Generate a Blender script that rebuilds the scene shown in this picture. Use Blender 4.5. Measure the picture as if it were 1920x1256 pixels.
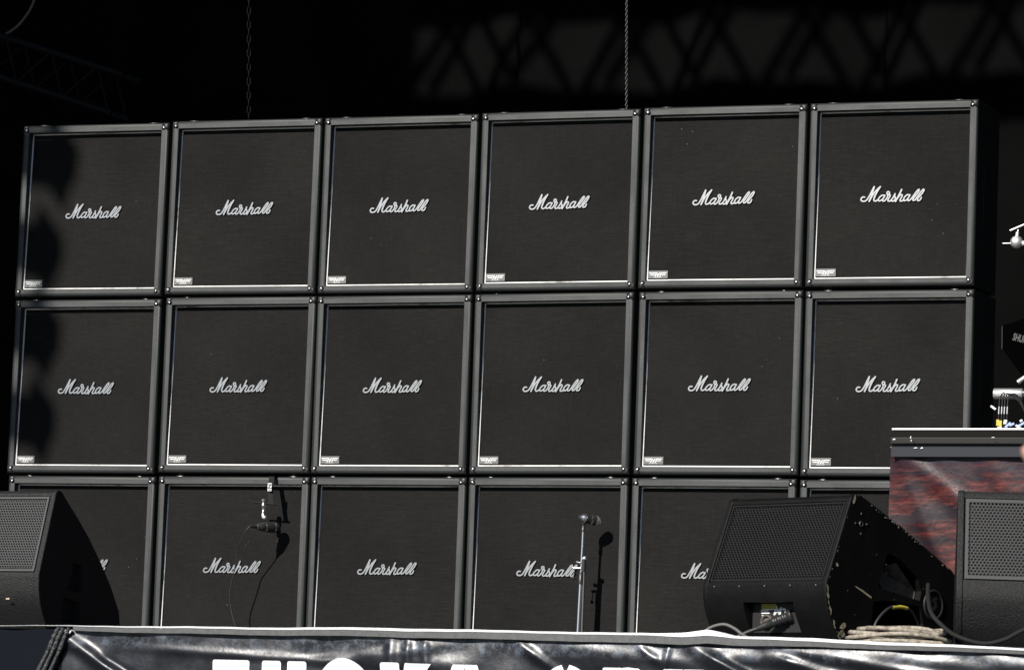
import bpy, bmesh, math, random
from mathutils import Vector, Matrix, Euler

random.seed(7)
S = bpy.context.scene
for o in list(bpy.data.objects):
    bpy.data.objects.remove(o)
COL = S.collection
RAD = math.radians

# ------------------------------------------------------------------ camera
cam_d = bpy.data.cameras.new('camera')
cam = bpy.data.objects.new('camera', cam_d)
COL.objects.link(cam)
S.camera = cam
cam_d.sensor_width = 36.0
cam_d.lens = 153.73
cam_d.clip_start = 0.1
cam_d.clip_end = 3000
right = Vector((0.93016545, 0.36543035, 0.03539612))
fwd = Vector((-0.36705274, 0.92350166, 0.11143144))
up = Vector((0.00803206, -0.11664192, 0.99314155))
m = Matrix(((right.x, up.x, -fwd.x, 9.3016065),
            (right.y, up.y, -fwd.y, -18.04994519),
            (right.z, up.z, -fwd.z, -0.71894047),
            (0, 0, 0, 1)))
cam.matrix_world = m
cam_d.dof.use_dof = True
cam_d.dof.focus_distance = 17.5
cam_d.dof.aperture_fstop = 18

# ------------------------------------------------------------------ world, sun, exposure
SUN = Vector((0.27, 1.0, -0.68)).normalized()          # the way the light travels
SUN_EL = math.asin(-SUN.z)
world = bpy.data.worlds.new('World')
S.world = world
world.use_nodes = True
wn = world.node_tree
wn.nodes.clear()
w_out = wn.nodes.new('ShaderNodeOutputWorld')
w_bg = wn.nodes.new('ShaderNodeBackground')
w_sky = wn.nodes.new('ShaderNodeTexSky')
w_sky.sky_type = 'NISHITA'
w_sky.sun_disc = False
w_sky.air_density = 0.6
w_sky.dust_density = 0.2
w_sky.ozone_density = 2.0
w_sky.sun_elevation = SUN_EL
w_sky.sun_rotation = math.atan2(-SUN.x, -SUN.y) % (2 * math.pi)
w_bg.inputs['Strength'].default_value = 0.05
wn.links.new(w_sky.outputs[0], w_bg.inputs[0])
wn.links.new(w_bg.outputs[0], w_out.inputs[0])

sun_d = bpy.data.lights.new('sun', 'SUN')
sun_d.energy = 5.0
sun_d.angle = RAD(0.53)
sun_d.color = (1.0, 0.96, 0.9)
sun = bpy.data.objects.new('sun', sun_d)
COL.objects.link(sun)
sun.rotation_euler = SUN.to_track_quat('-Z', 'Y').to_euler()
sun.location = (-6, -25, 20)

S.view_settings.view_transform = 'Standard'
S.view_settings.look = 'None'
S.view_settings.exposure = 0.5
S.view_settings.gamma = 1.0
S.view_settings.use_curve_mapping = False
S.render.engine = 'CYCLES'
S.render.resolution_x = 1024
S.render.resolution_y = 669

FZ = -0.175            # top of the stage deck

# ------------------------------------------------------------------ materials
MATS = {}


def mat(name, col, rough=0.5, metal=0.0, spec=0.5, coat=0.0):
    m = bpy.data.materials.new(name)
    m.use_nodes = True
    b = m.node_tree.nodes['Principled BSDF']
    b.inputs['Base Color'].default_value = (*col, 1)
    b.inputs['Roughness'].default_value = rough
    b.inputs['Metallic'].default_value = metal
    b.inputs['Specular IOR Level'].default_value = spec
    b.inputs['Coat Weight'].default_value = coat
    MATS[name] = m
    return m


def nd(m, typ, **kw):
    n = m.node_tree.nodes.new(typ)
    for k, v in kw.items():
        if k in n.inputs:
            n.inputs[k].default_value = v
        else:
            setattr(n, k, v)
    return n


def lk(m, a, b):
    m.node_tree.links.new(a, b)


def bsdf(m):
    return m.node_tree.nodes['Principled BSDF']


def coords(m, scale=(1, 1, 1), rand=False, kind='Object'):
    tc = nd(m, 'ShaderNodeTexCoord')
    mp = nd(m, 'ShaderNodeMapping')
    mp.inputs['Scale'].default_value = scale
    if rand:
        oi = nd(m, 'ShaderNodeObjectInfo')
        mul = nd(m, 'ShaderNodeMath', operation='MULTIPLY')
        mul.inputs[1].default_value = 37.0
        lk(m, oi.outputs['Random'], mul.inputs[0])
        add = nd(m, 'ShaderNodeVectorMath', operation='ADD')
        lk(m, tc.outputs[kind], add.inputs[0])
        lk(m, mul.outputs[0], add.inputs[1])
        lk(m, add.outputs[0], mp.inputs['Vector'])
    else:
        lk(m, tc.outputs[kind], mp.inputs['Vector'])
    return mp.outputs[0]


def noise(m, vec, scale=5, detail=4, rough=0.6):
    n = nd(m, 'ShaderNodeTexNoise')
    n.inputs['Scale'].default_value = scale
    n.inputs['Detail'].default_value = detail
    n.inputs['Roughness'].default_value = rough
    lk(m, vec, n.inputs['Vector'])
    return n.outputs['Fac']


def ramp(m, fac, stops, interp='LINEAR'):
    r = nd(m, 'ShaderNodeValToRGB')
    cr = r.color_ramp
    cr.interpolation = interp
    while len(cr.elements) < len(stops):
        cr.elements.new(0.5)
    for e, (p, c) in zip(cr.elements, stops):
        e.position = p
        e.color = (*c, 1) if len(c) == 3 else c
    lk(m, fac, r.inputs[0])
    return r.outputs[0]


def mix(m, fac, a, b, typ='MIX'):
    n = nd(m, 'ShaderNodeMix', data_type='RGBA', blend_type=typ)
    if isinstance(fac, float):
        n.inputs[0].default_value = fac
    else:
        lk(m, fac, n.inputs[0])
    for sock, v in ((n.inputs[6], a), (n.inputs[7], b)):
        if isinstance(v, tuple):
            sock.default_value = (*v, 1)
        else:
            lk(m, v, sock)
    return n.outputs[2]


def bump(m, h, strength=0.3, dist=0.002):
    b = nd(m, 'ShaderNodeBump')
    b.inputs['Strength'].default_value = strength
    b.inputs['Distance'].default_value = dist
    lk(m, h, b.inputs['Height'])
    lk(m, b.outputs[0], bsdf(m).inputs['Normal'])


G = lambda v: (v, v, v)

# grained black vinyl on the cabinets
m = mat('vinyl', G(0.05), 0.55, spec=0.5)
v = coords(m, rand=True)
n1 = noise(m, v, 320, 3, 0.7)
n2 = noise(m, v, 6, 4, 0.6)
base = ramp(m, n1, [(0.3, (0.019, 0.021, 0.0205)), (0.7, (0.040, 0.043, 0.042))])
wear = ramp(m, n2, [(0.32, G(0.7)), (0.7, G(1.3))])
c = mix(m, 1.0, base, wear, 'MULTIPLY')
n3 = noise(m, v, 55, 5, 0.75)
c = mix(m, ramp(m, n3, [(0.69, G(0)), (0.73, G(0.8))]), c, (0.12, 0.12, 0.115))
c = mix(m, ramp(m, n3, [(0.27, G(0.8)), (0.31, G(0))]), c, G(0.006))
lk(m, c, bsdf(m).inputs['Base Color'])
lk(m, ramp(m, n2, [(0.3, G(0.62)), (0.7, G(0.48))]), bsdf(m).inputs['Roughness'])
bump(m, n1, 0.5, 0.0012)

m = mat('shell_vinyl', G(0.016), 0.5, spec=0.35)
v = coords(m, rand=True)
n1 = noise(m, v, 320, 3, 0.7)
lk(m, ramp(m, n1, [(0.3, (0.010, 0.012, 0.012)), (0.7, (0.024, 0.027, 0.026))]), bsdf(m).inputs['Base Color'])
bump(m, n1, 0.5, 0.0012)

# woven speaker cloth: fine horizontal slubs, a little lint
m = mat('grille_cloth', G(0.02), 0.95, spec=0.05)
v = coords(m, (16, 30, 330), rand=True)
n1 = noise(m, v, 1.0, 5, 0.75)
v2 = coords(m, (220, 40, 14), rand=True)
n2 = noise(m, v2, 1.0, 2, 0.6)
v3 = coords(m, rand=True)
n3 = noise(m, v3, 2.2, 3, 0.5)
n4 = noise(m, v3, 420, 2, 0.8)
c = ramp(m, n1, [(0.22, (0.0085, 0.0084, 0.0082)), (0.5, (0.0130, 0.0128, 0.0125)), (0.8, (0.0210, 0.0206, 0.0199))])
c = mix(m, 0.6, c, ramp(m, n2, [(0.3, G(0.85)), (0.7, G(1.1))]), 'MULTIPLY')
c = mix(m, 1.0, c, ramp(m, n4, [(0.3, G(0.6)), (0.7, G(1.4))]), 'MULTIPLY')
c = mix(m, 1.0, c, ramp(m, n3, [(0.3, (0.86, 0.87, 0.88)), (0.7, (1.20, 1.18, 1.13))]), 'MULTIPLY')
vo = nd(m, 'ShaderNodeTexVoronoi', feature='F1')
vo.inputs['Scale'].default_value = 26
lk(m, v3, vo.inputs['Vector'])
lint = ramp(m, vo.outputs['Distance'], [(0.035, G(1)), (0.055, G(0))])
pres = ramp(m, noise(m, v3, 7.0, 1, 0.4), [(0.64, G(0)), (0.68, G(0.55))])
lm = mix(m, 1.0, lint, pres, 'MULTIPLY')
c = mix(m, lm, c, (0.32, 0.31, 0.29))
lk(m, c, bsdf(m).inputs['Base Color'])
bump(m, n1, 0.25, 0.001)

m = mat('white_piping', (0.78, 0.78, 0.76), 0.35)
v = coords(m, (1, 1, 1), rand=True)
lk(m, ramp(m, noise(m, v, 5.0, 6, 0.75), [(0.30, (0.10, 0.10, 0.095)), (0.42, (0.62, 0.61, 0.58)), (0.5, (0.8, 0.8, 0.78))]), bsdf(m).inputs['Base Color'])
m = mat('logo_silver', (0.47, 0.465, 0.455), 0.315, metal=1.0)
m = mat('badge_metal', (0.13, 0.13, 0.13), 0.5, metal=0.6)
m = mat('emblem_white', (0.62, 0.62, 0.60), 0.45, metal=0.2)
m = mat('black_plastic', G(0.02), 0.38)
m = mat('dark_plastic', G(0.012), 0.55)
m = mat('rivet', (0.85, 0.84, 0.82), 0.34, metal=1.0)
m = mat('cap_plastic', G(0.018), 0.36)
m = mat('chrome', (0.85, 0.85, 0.85), 0.27, metal=1.0)
m = mat('brushed_metal', (0.78, 0.78, 0.78), 0.4, metal=0.9)
m = mat('gunmetal', (0.14, 0.14, 0.14), 0.4, metal=0.8)
m = mat('satin_chrome', (0.95, 0.94, 0.93), 0.52, metal=1.0)
m = mat('chain_steel', (0.10, 0.10, 0.10), 0.45, metal=0.9)
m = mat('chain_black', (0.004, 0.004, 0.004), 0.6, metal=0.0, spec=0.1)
m = mat('truss_black', (0.010, 0.010, 0.012), 0.7, spec=0.1)
m = mat('aluminium_tube', (0.38, 0.38, 0.40), 0.45, metal=0.7)
m = mat('black_cable', G(0.018), 0.5)
m = mat('rubber', G(0.012), 0.75, spec=0.2)
m = mat('grey_cable', (0.10, 0.095, 0.09), 0.6)
m = mat('label_white', (0.7, 0.7, 0.68), 0.5)
m = mat('label_black', G(0.01), 0.6)
m = mat('yellow_tape', (0.46, 0.39, 0.05), 0.5)
m = mat('yellow_label', (0.30, 0.27, 0.03), 0.5)
m = mat('blue_plastic', (0.30, 0.38, 0.66), 0.3)
m = mat('antenna_board', G(0.0010), 0.9, spec=0.0)
m = mat('print_grey', G(0.06), 0.6)
m = mat('backdrop_cloth', G(0.0085), 1.0, spec=0.0)
v = coords(m)
lk(m, ramp(m, noise(m, v, 2.0, 4, 0.6), [(0.3, G(0.0028)), (0.7, G(0.0043))]), bsdf(m).inputs['Base Color'])
m = mat('roof_cloth', G(0.006), 1.0, spec=0.0)
m = mat('stage_ply', G(0.02), 0.7)
v = coords(m)
lk(m, ramp(m, noise(m, v, 12, 5, 0.6), [(0.3, G(0.012)), (0.7, G(0.03))]), bsdf(m).inputs['Base Color'])
m = mat('field_ground', (0.06, 0.065, 0.04), 0.95, spec=0.1)
v = coords(m)
lk(m, ramp(m, noise(m, v, 1.5, 6, 0.7), [(0.3, (0.035, 0.045, 0.02)), (0.7, (0.10, 0.09, 0.065))]), bsdf(m).inputs['Base Color'])

# textured wedge paint
m = mat('wedge_paint', G(0.006), 0.55, spec=0.14)
v = coords(m)
n1 = noise(m, v, 240, 3, 0.7)
n2 = noise(m, v, 9, 5, 0.65)
lk(m, mix(m, 1.0, ramp(m, n1, [(0.3, G(0.0025)), (0.72, G(0.0065))]), ramp(m, n2, [(0.4, G(0.8)), (0.75, G(1.5))]), 'MULTIPLY'), bsdf(m).inputs['Base Color'])
bump(m, n1, 0.6, 0.002)
m = mat('wedge_paint_rough', G(0.03), 0.48, spec=0.35)
v = coords(m)
n1 = noise(m, v, 170, 4, 0.75)
lk(m, ramp(m, n1, [(0.3, G(0.004)), (0.72, G(0.014))]), bsdf(m).inputs['Base Color'])
bump(m, n1, 0.9, 0.004)
m = mat('grille_steel', G(0.06), 0.38, metal=0.5)
m = mat('grille_mesh_dark', G(0.012), 0.5, spec=0.25)
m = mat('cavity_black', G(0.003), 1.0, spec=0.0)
m = mat('bare_wood', (0.42, 0.36, 0.24), 0.8)
v = coords(m)
lk(m, ramp(m, noise(m, v, 90, 4, 0.7), [(0.35, (0.30, 0.25, 0.16)), (0.7, (0.52, 0.46, 0.33))]), bsdf(m).inputs['Base Color'])
m = mat('riser_rail', (0.006, 0.0055, 0.0045), 0.6, spec=0.08)
m = mat('riser_extrusion', (0.014, 0.014, 0.0125), 0.5, spec=0.2)
m = mat('worn_duct', (0.075, 0.065, 0.055), 0.6)
v = coords(m)
lk(m, ramp(m, noise(m, v, 30, 4, 0.6), [(0.35, (0.04, 0.036, 0.032)), (0.75, (0.13, 0.11, 0.09))]), bsdf(m).inputs['Base Color'])
m = mat('beige_cable', (0.42, 0.37, 0.30), 0.7)
v = coords(m)
lk(m, ramp(m, noise(m, v, 60, 4, 0.7), [(0.35, (0.13, 0.105, 0.08)), (0.62, (0.36, 0.32, 0.26))]), bsdf(m).inputs['Base Color'])

# glossy black banner vinyl with rubbed patches along its upper edge
m = mat('banner_vinyl', (0.008, 0.009, 0.012), 0.24, spec=0.55)
v = coords(m)
n1 = noise(m, v, 26, 7, 0.75)
n2 = noise(m, v, 3.2, 3, 0.5)
sep = nd(m, 'ShaderNodeSeparateXYZ')
lk(m, v, sep.inputs[0])
zr = nd(m, 'ShaderNodeMapRange')
zr.inputs[1].default_value = -0.226
zr.inputs[2].default_value = -0.205
lk(m, sep.outputs[2], zr.inputs[0])
sc = mix(m, 1.0, ramp(m, n1, [(0.47, G(0)), (0.60, G(1))]), ramp(m, n2, [(0.30, G(0.15)), (0.5, G(1))]), 'MULTIPLY')
sc = mix(m, 1.0, sc, zr.outputs[0], 'MULTIPLY')
lk(m, mix(m, sc, (0.007, 0.008, 0.012), (0.085, 0.10, 0.125)), bsdf(m).inputs['Base Color'])
lk(m, ramp(m, noise(m, v, 12, 5, 0.7), [(0.3, G(0.26)), (0.7, G(0.48))]), bsdf(m).inputs['Roughness'])
bump(m, noise(m, v, 55, 4, 0.6), 0.25, 0.003)
m = mat('banner_dark', (0.005, 0.006, 0.010), 0.9, spec=0.1)
v = coords(m)
bump(m, noise(m, v, 14, 4, 0.6), 0.3, 0.01)
m = mat('gather_vinyl', (0.03, 0.032, 0.034), 0.4)
bump(m, noise(m, coords(m), 160, 3, 0.6), 0.8, 0.006)
m = mat('hem_webbing', (0.05, 0.052, 0.052), 0.6)
v = coords(m)
lk(m, ramp(m, noise(m, v, 60, 4, 0.7), [(0.3, (0.075, 0.077, 0.079)), (0.7, (0.12, 0.122, 0.125))]), bsdf(m).inputs['Base Color'])
m = mat('riser_hem', (0.025, 0.027, 0.034), 0.6, spec=0.22)
m = mat('letter_white', G(0.8), 0.5)
m = mat('white_sheet', (0.82, 0.84, 0.86), 0.6)

# printed sunset clouds on the drum riser skirt
m = mat('cloud_print', (0.2, 0.05, 0.05), 0.40, spec=0.24)
v = coords(m, (1.3, 1.0, 6.0))
n1 = noise(m, v, 1.9, 9, 0.72)
v2 = coords(m, (1.0, 1.0, 5.0))
n2 = noise(m, v2, 2.3, 5, 0.6)
c1 = ramp(m, n1, [(0.34, (0.006, 0.0055, 0.009)), (0.44, (0.018, 0.005, 0.007)), (0.49, (0.055, 0.009, 0.009)), (0.55, (0.13, 0.032, 0.023)), (0.64, (0.25, 0.11, 0.085))])
c2 = ramp(m, n2, [(0.46, G(0)), (0.60, G(0.95))])
c = mix(m, c2, c1, (0.013, 0.012, 0.017))
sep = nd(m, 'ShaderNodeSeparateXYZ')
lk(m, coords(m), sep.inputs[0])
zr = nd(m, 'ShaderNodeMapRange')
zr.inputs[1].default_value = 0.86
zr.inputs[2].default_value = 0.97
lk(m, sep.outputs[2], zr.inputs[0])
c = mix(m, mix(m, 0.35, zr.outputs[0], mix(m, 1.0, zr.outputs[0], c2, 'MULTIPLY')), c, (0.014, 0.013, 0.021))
lk(m, c, bsdf(m).inputs['Base Color'])
bump(m, noise(m, coords(m), 9, 4, 0.55), 0.35, 0.012)

m = mat('skin', (0.55, 0.27, 0.20), 0.5)
bsdf(m).inputs['Subsurface Weight'].default_value = 0.12
bsdf(m).inputs['Subsurface Radius'].default_value = (0.012, 0.005, 0.003)
v = coords(m)
lk(m, ramp(m, noise(m, v, 40, 4, 0.6), [(0.3, (0.48, 0.21, 0.16)), (0.7, (0.60, 0.32, 0.24))]), bsdf(m).inputs['Base Color'])

# ------------------------------------------------------------------ mesh helpers


class MB:
    def __init__(self):
        self.v = []
        self.f = []
        self.smooth = []

    def add(self, verts, faces, smooth=False):
        o = len(self.v)
        self.v += [tuple(p) for p in verts]
        self.f += [tuple(i + o for i in f) for f in faces]
        self.smooth += [smooth] * len(faces)
        return self

    def box(self, lo, hi, rot=None, at=None):
        x0, y0, z0 = lo
        x1, y1, z1 = hi
        vs = [Vector(p) for p in ((x0, y0, z0), (x1, y0, z0), (x1, y1, z0), (x0, y1, z0),
                                  (x0, y0, z1), (x1, y0, z1), (x1, y1, z1), (x0, y1, z1))]
        if rot:
            vs = [rot @ p for p in vs]
        if at:
            vs = [p + Vector(at) for p in vs]
        return self.add(vs, [(0, 3, 2, 1), (4, 5, 6, 7), (0, 1, 5, 4), (1, 2, 6, 5), (2, 3, 7, 6), (3, 0, 4, 7)])

    def tube(self, pts, r, n=8, closed=False, caps=True, smooth=True):
        pts = [Vector(p) for p in pts]
        rs = r if isinstance(r, (list, tuple)) else [r] * len(pts)
        N = len(pts)
        rings = []
        prev = None
        for i, p in enumerate(pts):
            if closed:
                t = pts[(i + 1) % N] - pts[i - 1]
            else:
                t = pts[min(i + 1, N - 1)] - pts[max(i - 1, 0)]
            t.normalize()
            if prev is None:
                ref = Vector((0, 0, 1)) if abs(t.z) < 0.9 else Vector((1, 0, 0))
                a = t.cross(ref).normalized()
            else:
                a = prev - t * prev.dot(t)
                a.normalize()
            prev = a
            b = t.cross(a)
            rings.append([p + (a * math.cos(2 * math.pi * k / n) + b * math.sin(2 * math.pi * k / n)) * rs[i] for k in range(n)])
        vs = [q for ring in rings for q in ring]
        fs = []
        for i in range(N if closed else N - 1):
            j = (i + 1) % N
            for k in range(n):
                fs.append((i * n + k, i * n + (k + 1) % n, j * n + (k + 1) % n, j * n + k))
        self.add(vs, fs, smooth)
        if caps and not closed:
            o = len(self.v)
            self.add(rings[0], [tuple(reversed(range(n)))])
            self.add(rings[-1], [tuple(range(n))])
        return self

    def dome(self, c, r, axis, flat=0.6, n=8, m=3):
        c = Vector(c)
        ax = Vector(axis).normalized()
        ref = Vector((0, 0, 1)) if abs(ax.z) < 0.9 else Vector((1, 0, 0))
        a = ax.cross(ref).normalized()
        b = ax.cross(a)
        vs, fs = [], []
        for i in range(m):
            th = math.pi / 2 * i / m
            for k in range(n):
                ph = 2 * math.pi * k / n
                vs.append(c + (a * math.cos(ph) + b * math.sin(ph)) * r * math.cos(th) + ax * r * flat * math.sin(th))
        vs.append(c + ax * r * flat)
        for i in range(m - 1):
            for k in range(n):
                fs.append((i * n + k, i * n + (k + 1) % n, (i + 1) * n + (k + 1) % n, (i + 1) * n + k))
        for k in range(n):
            fs.append(((m - 1) * n + k, (m - 1) * n + (k + 1) % n, m * n))
        return self.add(vs, fs, True)

    def lathe(self, prof, at, axis, n=14, smooth=True):
        """prof: (distance along axis, radius)"""
        at = Vector(at)
        ax = Vector(axis).normalized()
        ref = Vector((0, 0, 1)) if abs(ax.z) < 0.9 else Vector((1, 0, 0))
        a = ax.cross(ref).normalized()
        b = ax.cross(a)
        vs, fs = [], []
        for d, r in prof:
            for k in range(n):
                ph = 2 * math.pi * k / n
                vs.append(at + ax * d + (a * math.cos(ph) + b * math.sin(ph)) * r)
        for i in range(len(prof) - 1):
            for k in range(n):
                fs.append((i * n + k, i * n + (k + 1) % n, (i + 1) * n + (k + 1) % n, (i + 1) * n + k))
        self.add(vs, fs, smooth)
        o = len(prof) - 1
        self.add(vs[:n], [tuple(reversed(range(n)))])
        self.add(vs[o * n:], [tuple(range(n))])
        return self

    def prism(self, poly, x0, x1):
        """poly of (y, z) extruded along x"""
        n = len(poly)
        vs = [(x0, y, z) for y, z in poly] + [(x1, y, z) for y, z in poly]
        fs = [(i, (i + 1) % n, n + (i + 1) % n, n + i) for i in range(n)]
        fs += [tuple(reversed(range(n))), tuple(range(n, 2 * n))]
        return self.add(vs, fs)

    def mesh(self, name):
        me = bpy.data.meshes.new(name)
        me.from_pydata(self.v, [], self.f)
        me.polygons.foreach_set('use_smooth', self.smooth)
        me.update()
        bm = bmesh.new()
        bm.from_mesh(me)
        bmesh.ops.recalc_face_normals(bm, faces=bm.faces)
        bm.to_mesh(me)
        bm.free()
        return me

    def build(self, name, material, parent=None, bevel=0, seg=2):
        me = self.mesh(name)
        me.materials.append(MATS[material])
        return place(name, me, parent, bevel, seg)


def place(name, me, parent=None, bevel=0, seg=2):
    o = bpy.data.objects.new(name, me)
    COL.objects.link(o)
    if parent:
        o.parent = parent
    if bevel:
        bv = o.modifiers.new('bevel', 'BEVEL')
        bv.width = bevel
        bv.segments = seg
        bv.limit_method = 'ANGLE'
        bv.angle_limit = RAD(35)
    return o


def tag(o, label=None, cat=None, group=None, kind=None):
    if label:
        o['label'] = label
    if cat:
        o['category'] = cat
    if group:
        o['group'] = group
    if kind:
        o['kind'] = kind
    return o


def thing(name, label, cat, loc=(0, 0, 0), rotz=0, group=None):
    o = bpy.data.objects.new(name, None)
    COL.objects.link(o)
    o.empty_display_size = 0.1
    o.location = loc
    o.rotation_euler = (0, 0, rotz)
    return tag(o, label, cat, group)


def catmull(pts, n=8):
    pts = [Vector(p) for p in pts]
    out = []
    for i in range(len(pts) - 1):
        p0 = pts[max(i - 1, 0)]
        p1, p2 = pts[i], pts[i + 1]
        p3 = pts[min(i + 2, len(pts) - 1)]
        for k in range(n):
            t = k / n
            out.append(0.5 * ((2 * p1) + (p2 - p0) * t + (2 * p0 - 5 * p1 + 4 * p2 - p3) * t * t + (3 * p1 - p0 - 3 * p2 + p3) * t ** 3))
    out.append(pts[-1])
    return out


def ribbon(mb, pts2, w, y_front, y_back, n=6, rnd=True, surf=None, taper=0.84):
    """a flat stroke in the xz plane with rounded ends and a chamfered face"""
    pts = catmull([(x, 0, z) for x, z in pts2], n)
    L, Rr = [], []
    N = len(pts)

    def side(i):
        t = pts[min(i + 1, N - 1)] - pts[max(i - 1, 0)]
        t.normalize()
        return Vector((-t.z, 0, t.x)), t
    rows = []
    if rnd:
        s, t = side(0)
        for a in (75, 45, 20):
            rows.append((pts[0] - t * (w / 2) * math.sin(RAD(a)), s, (w / 2) * math.cos(RAD(a))))
    for i in range(N):
        s, t = side(i)
        rows.append((pts[i], s, w / 2))
    if rnd:
        s, t = side(N - 1)
        for a in (20, 45, 75):
            rows.append((pts[-1] + t * (w / 2) * math.sin(RAD(a)), s, (w / 2) * math.cos(RAD(a))))
    vs, fs = [], []
    for p, s, h in rows:
        for k, y in ((-1, y_back), (-taper, y_front), (taper, y_front), (1, y_back)):
            q = p + s * (h * k)
            yy = y
            if surf:
                yy = surf(q.x, q.z) + y
            vs.append((q.x, yy, q.z))
    for i in range(len(rows) - 1):
        for k in range(3):
            fs.append((i * 4 + k, i * 4 + k + 1, i * 4 + 5 + k, i * 4 + 4 + k))
    e = (len(rows) - 1) * 4
    fs += [(0, 1, 2, 3), (e + 3, e + 2, e + 1, e)]
    mb.add(vs, fs)


def text_mesh(txt, size, thick=0.001, bold=0.0, shear=0.0):
    cu = bpy.data.curves.new('lettering', 'FONT')
    cu.body = txt
    cu.size = size
    cu.extrude = thick
    cu.offset = bold
    cu.shear = shear
    cu.align_x = 'CENTER'
    cu.align_y = 'CENTER'
    cu.resolution_u = 3
    ob = bpy.data.objects.new('lettering', cu)
    COL.objects.link(ob)
    bpy.context.view_layer.update()
    me = bpy.data.meshes.new_from_object(ob.evaluated_get(bpy.context.evaluated_depsgraph_get()))
    bpy.data.objects.remove(ob)
    return me


def cut(obj, cutters):
    """boolean pockets, applied"""
    for c in cutters:
        md = obj.modifiers.new('cut', 'BOOLEAN')
        md.operation = 'DIFFERENCE'
        md.object = c
        md.solver = 'EXACT'
    bpy.context.view_layer.update()
    me = bpy.data.meshes.new_from_object(obj.evaluated_get(bpy.context.evaluated_depsgraph_get()))
    obj.modifiers.clear()
    obj.data = me
    for c in cutters:
        bpy.data.objects.remove(c)


# ------------------------------------------------------------------ the setting
tag(MB().add([(-1500, -1500, -2.3), (1500, -1500, -2.3), (1500, 1500, -2.3), (-1500, 1500, -2.3)], [(0, 1, 2, 3)])
    .build('ground', 'field_ground'), kind='structure')
tag(MB().box((-9, -5.97, FZ - 0.06), (15, 6, FZ)).build('stage_floor', 'stage_ply'), kind='structure')
tag(MB().box((-1.2, -0.25, FZ + 0.001), (4.4, 1.0, 0.0)).build('cabinet_platform', 'stage_ply'), kind='structure')
# black cloth behind, gently pleated
bk = MB()
xs = [-9 + i * 0.12 for i in range(201)]
vs = []
for x in xs:
    y = 3.0 + 0.03 * math.sin(x * 5.1) + 0.02 * math.sin(x * 11.3 + 1)
    vs += [(x, y, FZ), (x, y, 11)]
bk.add(vs, [(2 * i, 2 * i + 2, 2 * i + 3, 2 * i + 1) for i in range(200)], True)
tag(bk.build('backdrop', 'backdrop_cloth'), kind='structure')
for sx in (-8.9, 14.9):
    tag(MB().box((sx - 0.02, -4.5, FZ), (sx + 0.02, 2.9, 11)).build('side_masking', 'roof_cloth'), kind='structure')
tag(MB().box((-9.5, -7.6, 11.05), (15.5, 3.4, 11.15)).build('stage_roof', 'roof_cloth'), kind='structure')


def box_truss(name, label, x0, x1, y, z, h, pitch, r=0.025, br=0.014, mtl='aluminium_tube', drop=None):
    t = thing(name, label, 'truss', (x0, y, z))
    L = x1 - x0
    for yy in (-h / 2, h / 2):
        for zz in (0, h):
            MB().tube([(0, yy, zz), (L, yy, zz)], r, 8).build('chord', mtl, t)
    n = int(L / pitch)
    for i in range(n):
        a, b = i * pitch, (i + 0.5) * pitch
        for yy in (-h / 2, h / 2):
            MB().tube([(a, yy, 0), (b, yy, h)], br, 6).build('brace', mtl, t)
            MB().tube([(b, yy, h), (a + pitch, yy, 0)], br, 6).build('brace', mtl, t)
        MB().tube([(a, -h / 2, 0), (b, h / 2, 0)], br, 6).build('brace', mtl, t)
        MB().tube([(b, h / 2, h), (a + pitch, -h / 2, h)], br, 6).build('brace', mtl, t)
    return t


ft = thing('overhead_truss', 'long lattice truss hung above the cabinets, above the picture', 'truss', (-2.0, -3.4, 7.43))
for zc in (0.0, 0.43):
    MB().tube([(0, 0, zc), (10.5, 0, zc)], 0.03, 8).build('chord', 'aluminium_tube', ft)
for i in range(21):
    for off, yy in ((0.0, -0.05), (0.21, 0.09)):
        a = 0.5 * i + off
        MB().tube([(a, yy, 0), (a + 0.25, yy, 0.43)], 0.027, 6).build('brace', 'aluminium_tube', ft)
        if off == 0.0 or i % 2:
            MB().tube([(a + 0.25, yy, 0.43), (a + 0.5, yy, 0)], 0.027, 6).build('brace', 'aluminium_tube', ft)
rb = MB()
rb.box((0.0, -0.02, 0.40), (10.5, 0.02, 4.5))
rb.build('sun_block_cloth', 'roof_cloth', ft)  # unseen cloth, added to keep sun off the upper backdrop
rb = MB()
rb.tube([(0.35 * i, 0.0, -0.12 + 0.015 * math.sin(i * 1.7)) for i in range(31)], 0.09, 10)
rb.build('shade_roll', 'roof_cloth', ft)  # unseen roll, added to cast a dark band across the backdrop
# loudspeaker hang, unseen, added to shade the left of the backdrop
pa = thing('sun_blocker_hang', 'black loudspeaker column added unseen at far left to shade the backdrop', 'blocker', (-2.45, -7.0, 7.4))
for i in range(9):
    z0 = 0.4 * i
    MB().prism([(-0.3, z0 + 0.02), (0.35, z0 + 0.05), (0.35, z0 + 0.37), (-0.3, z0 + 0.40)], -3.2, 0.0).build('box', 'black_plastic', pa)
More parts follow.
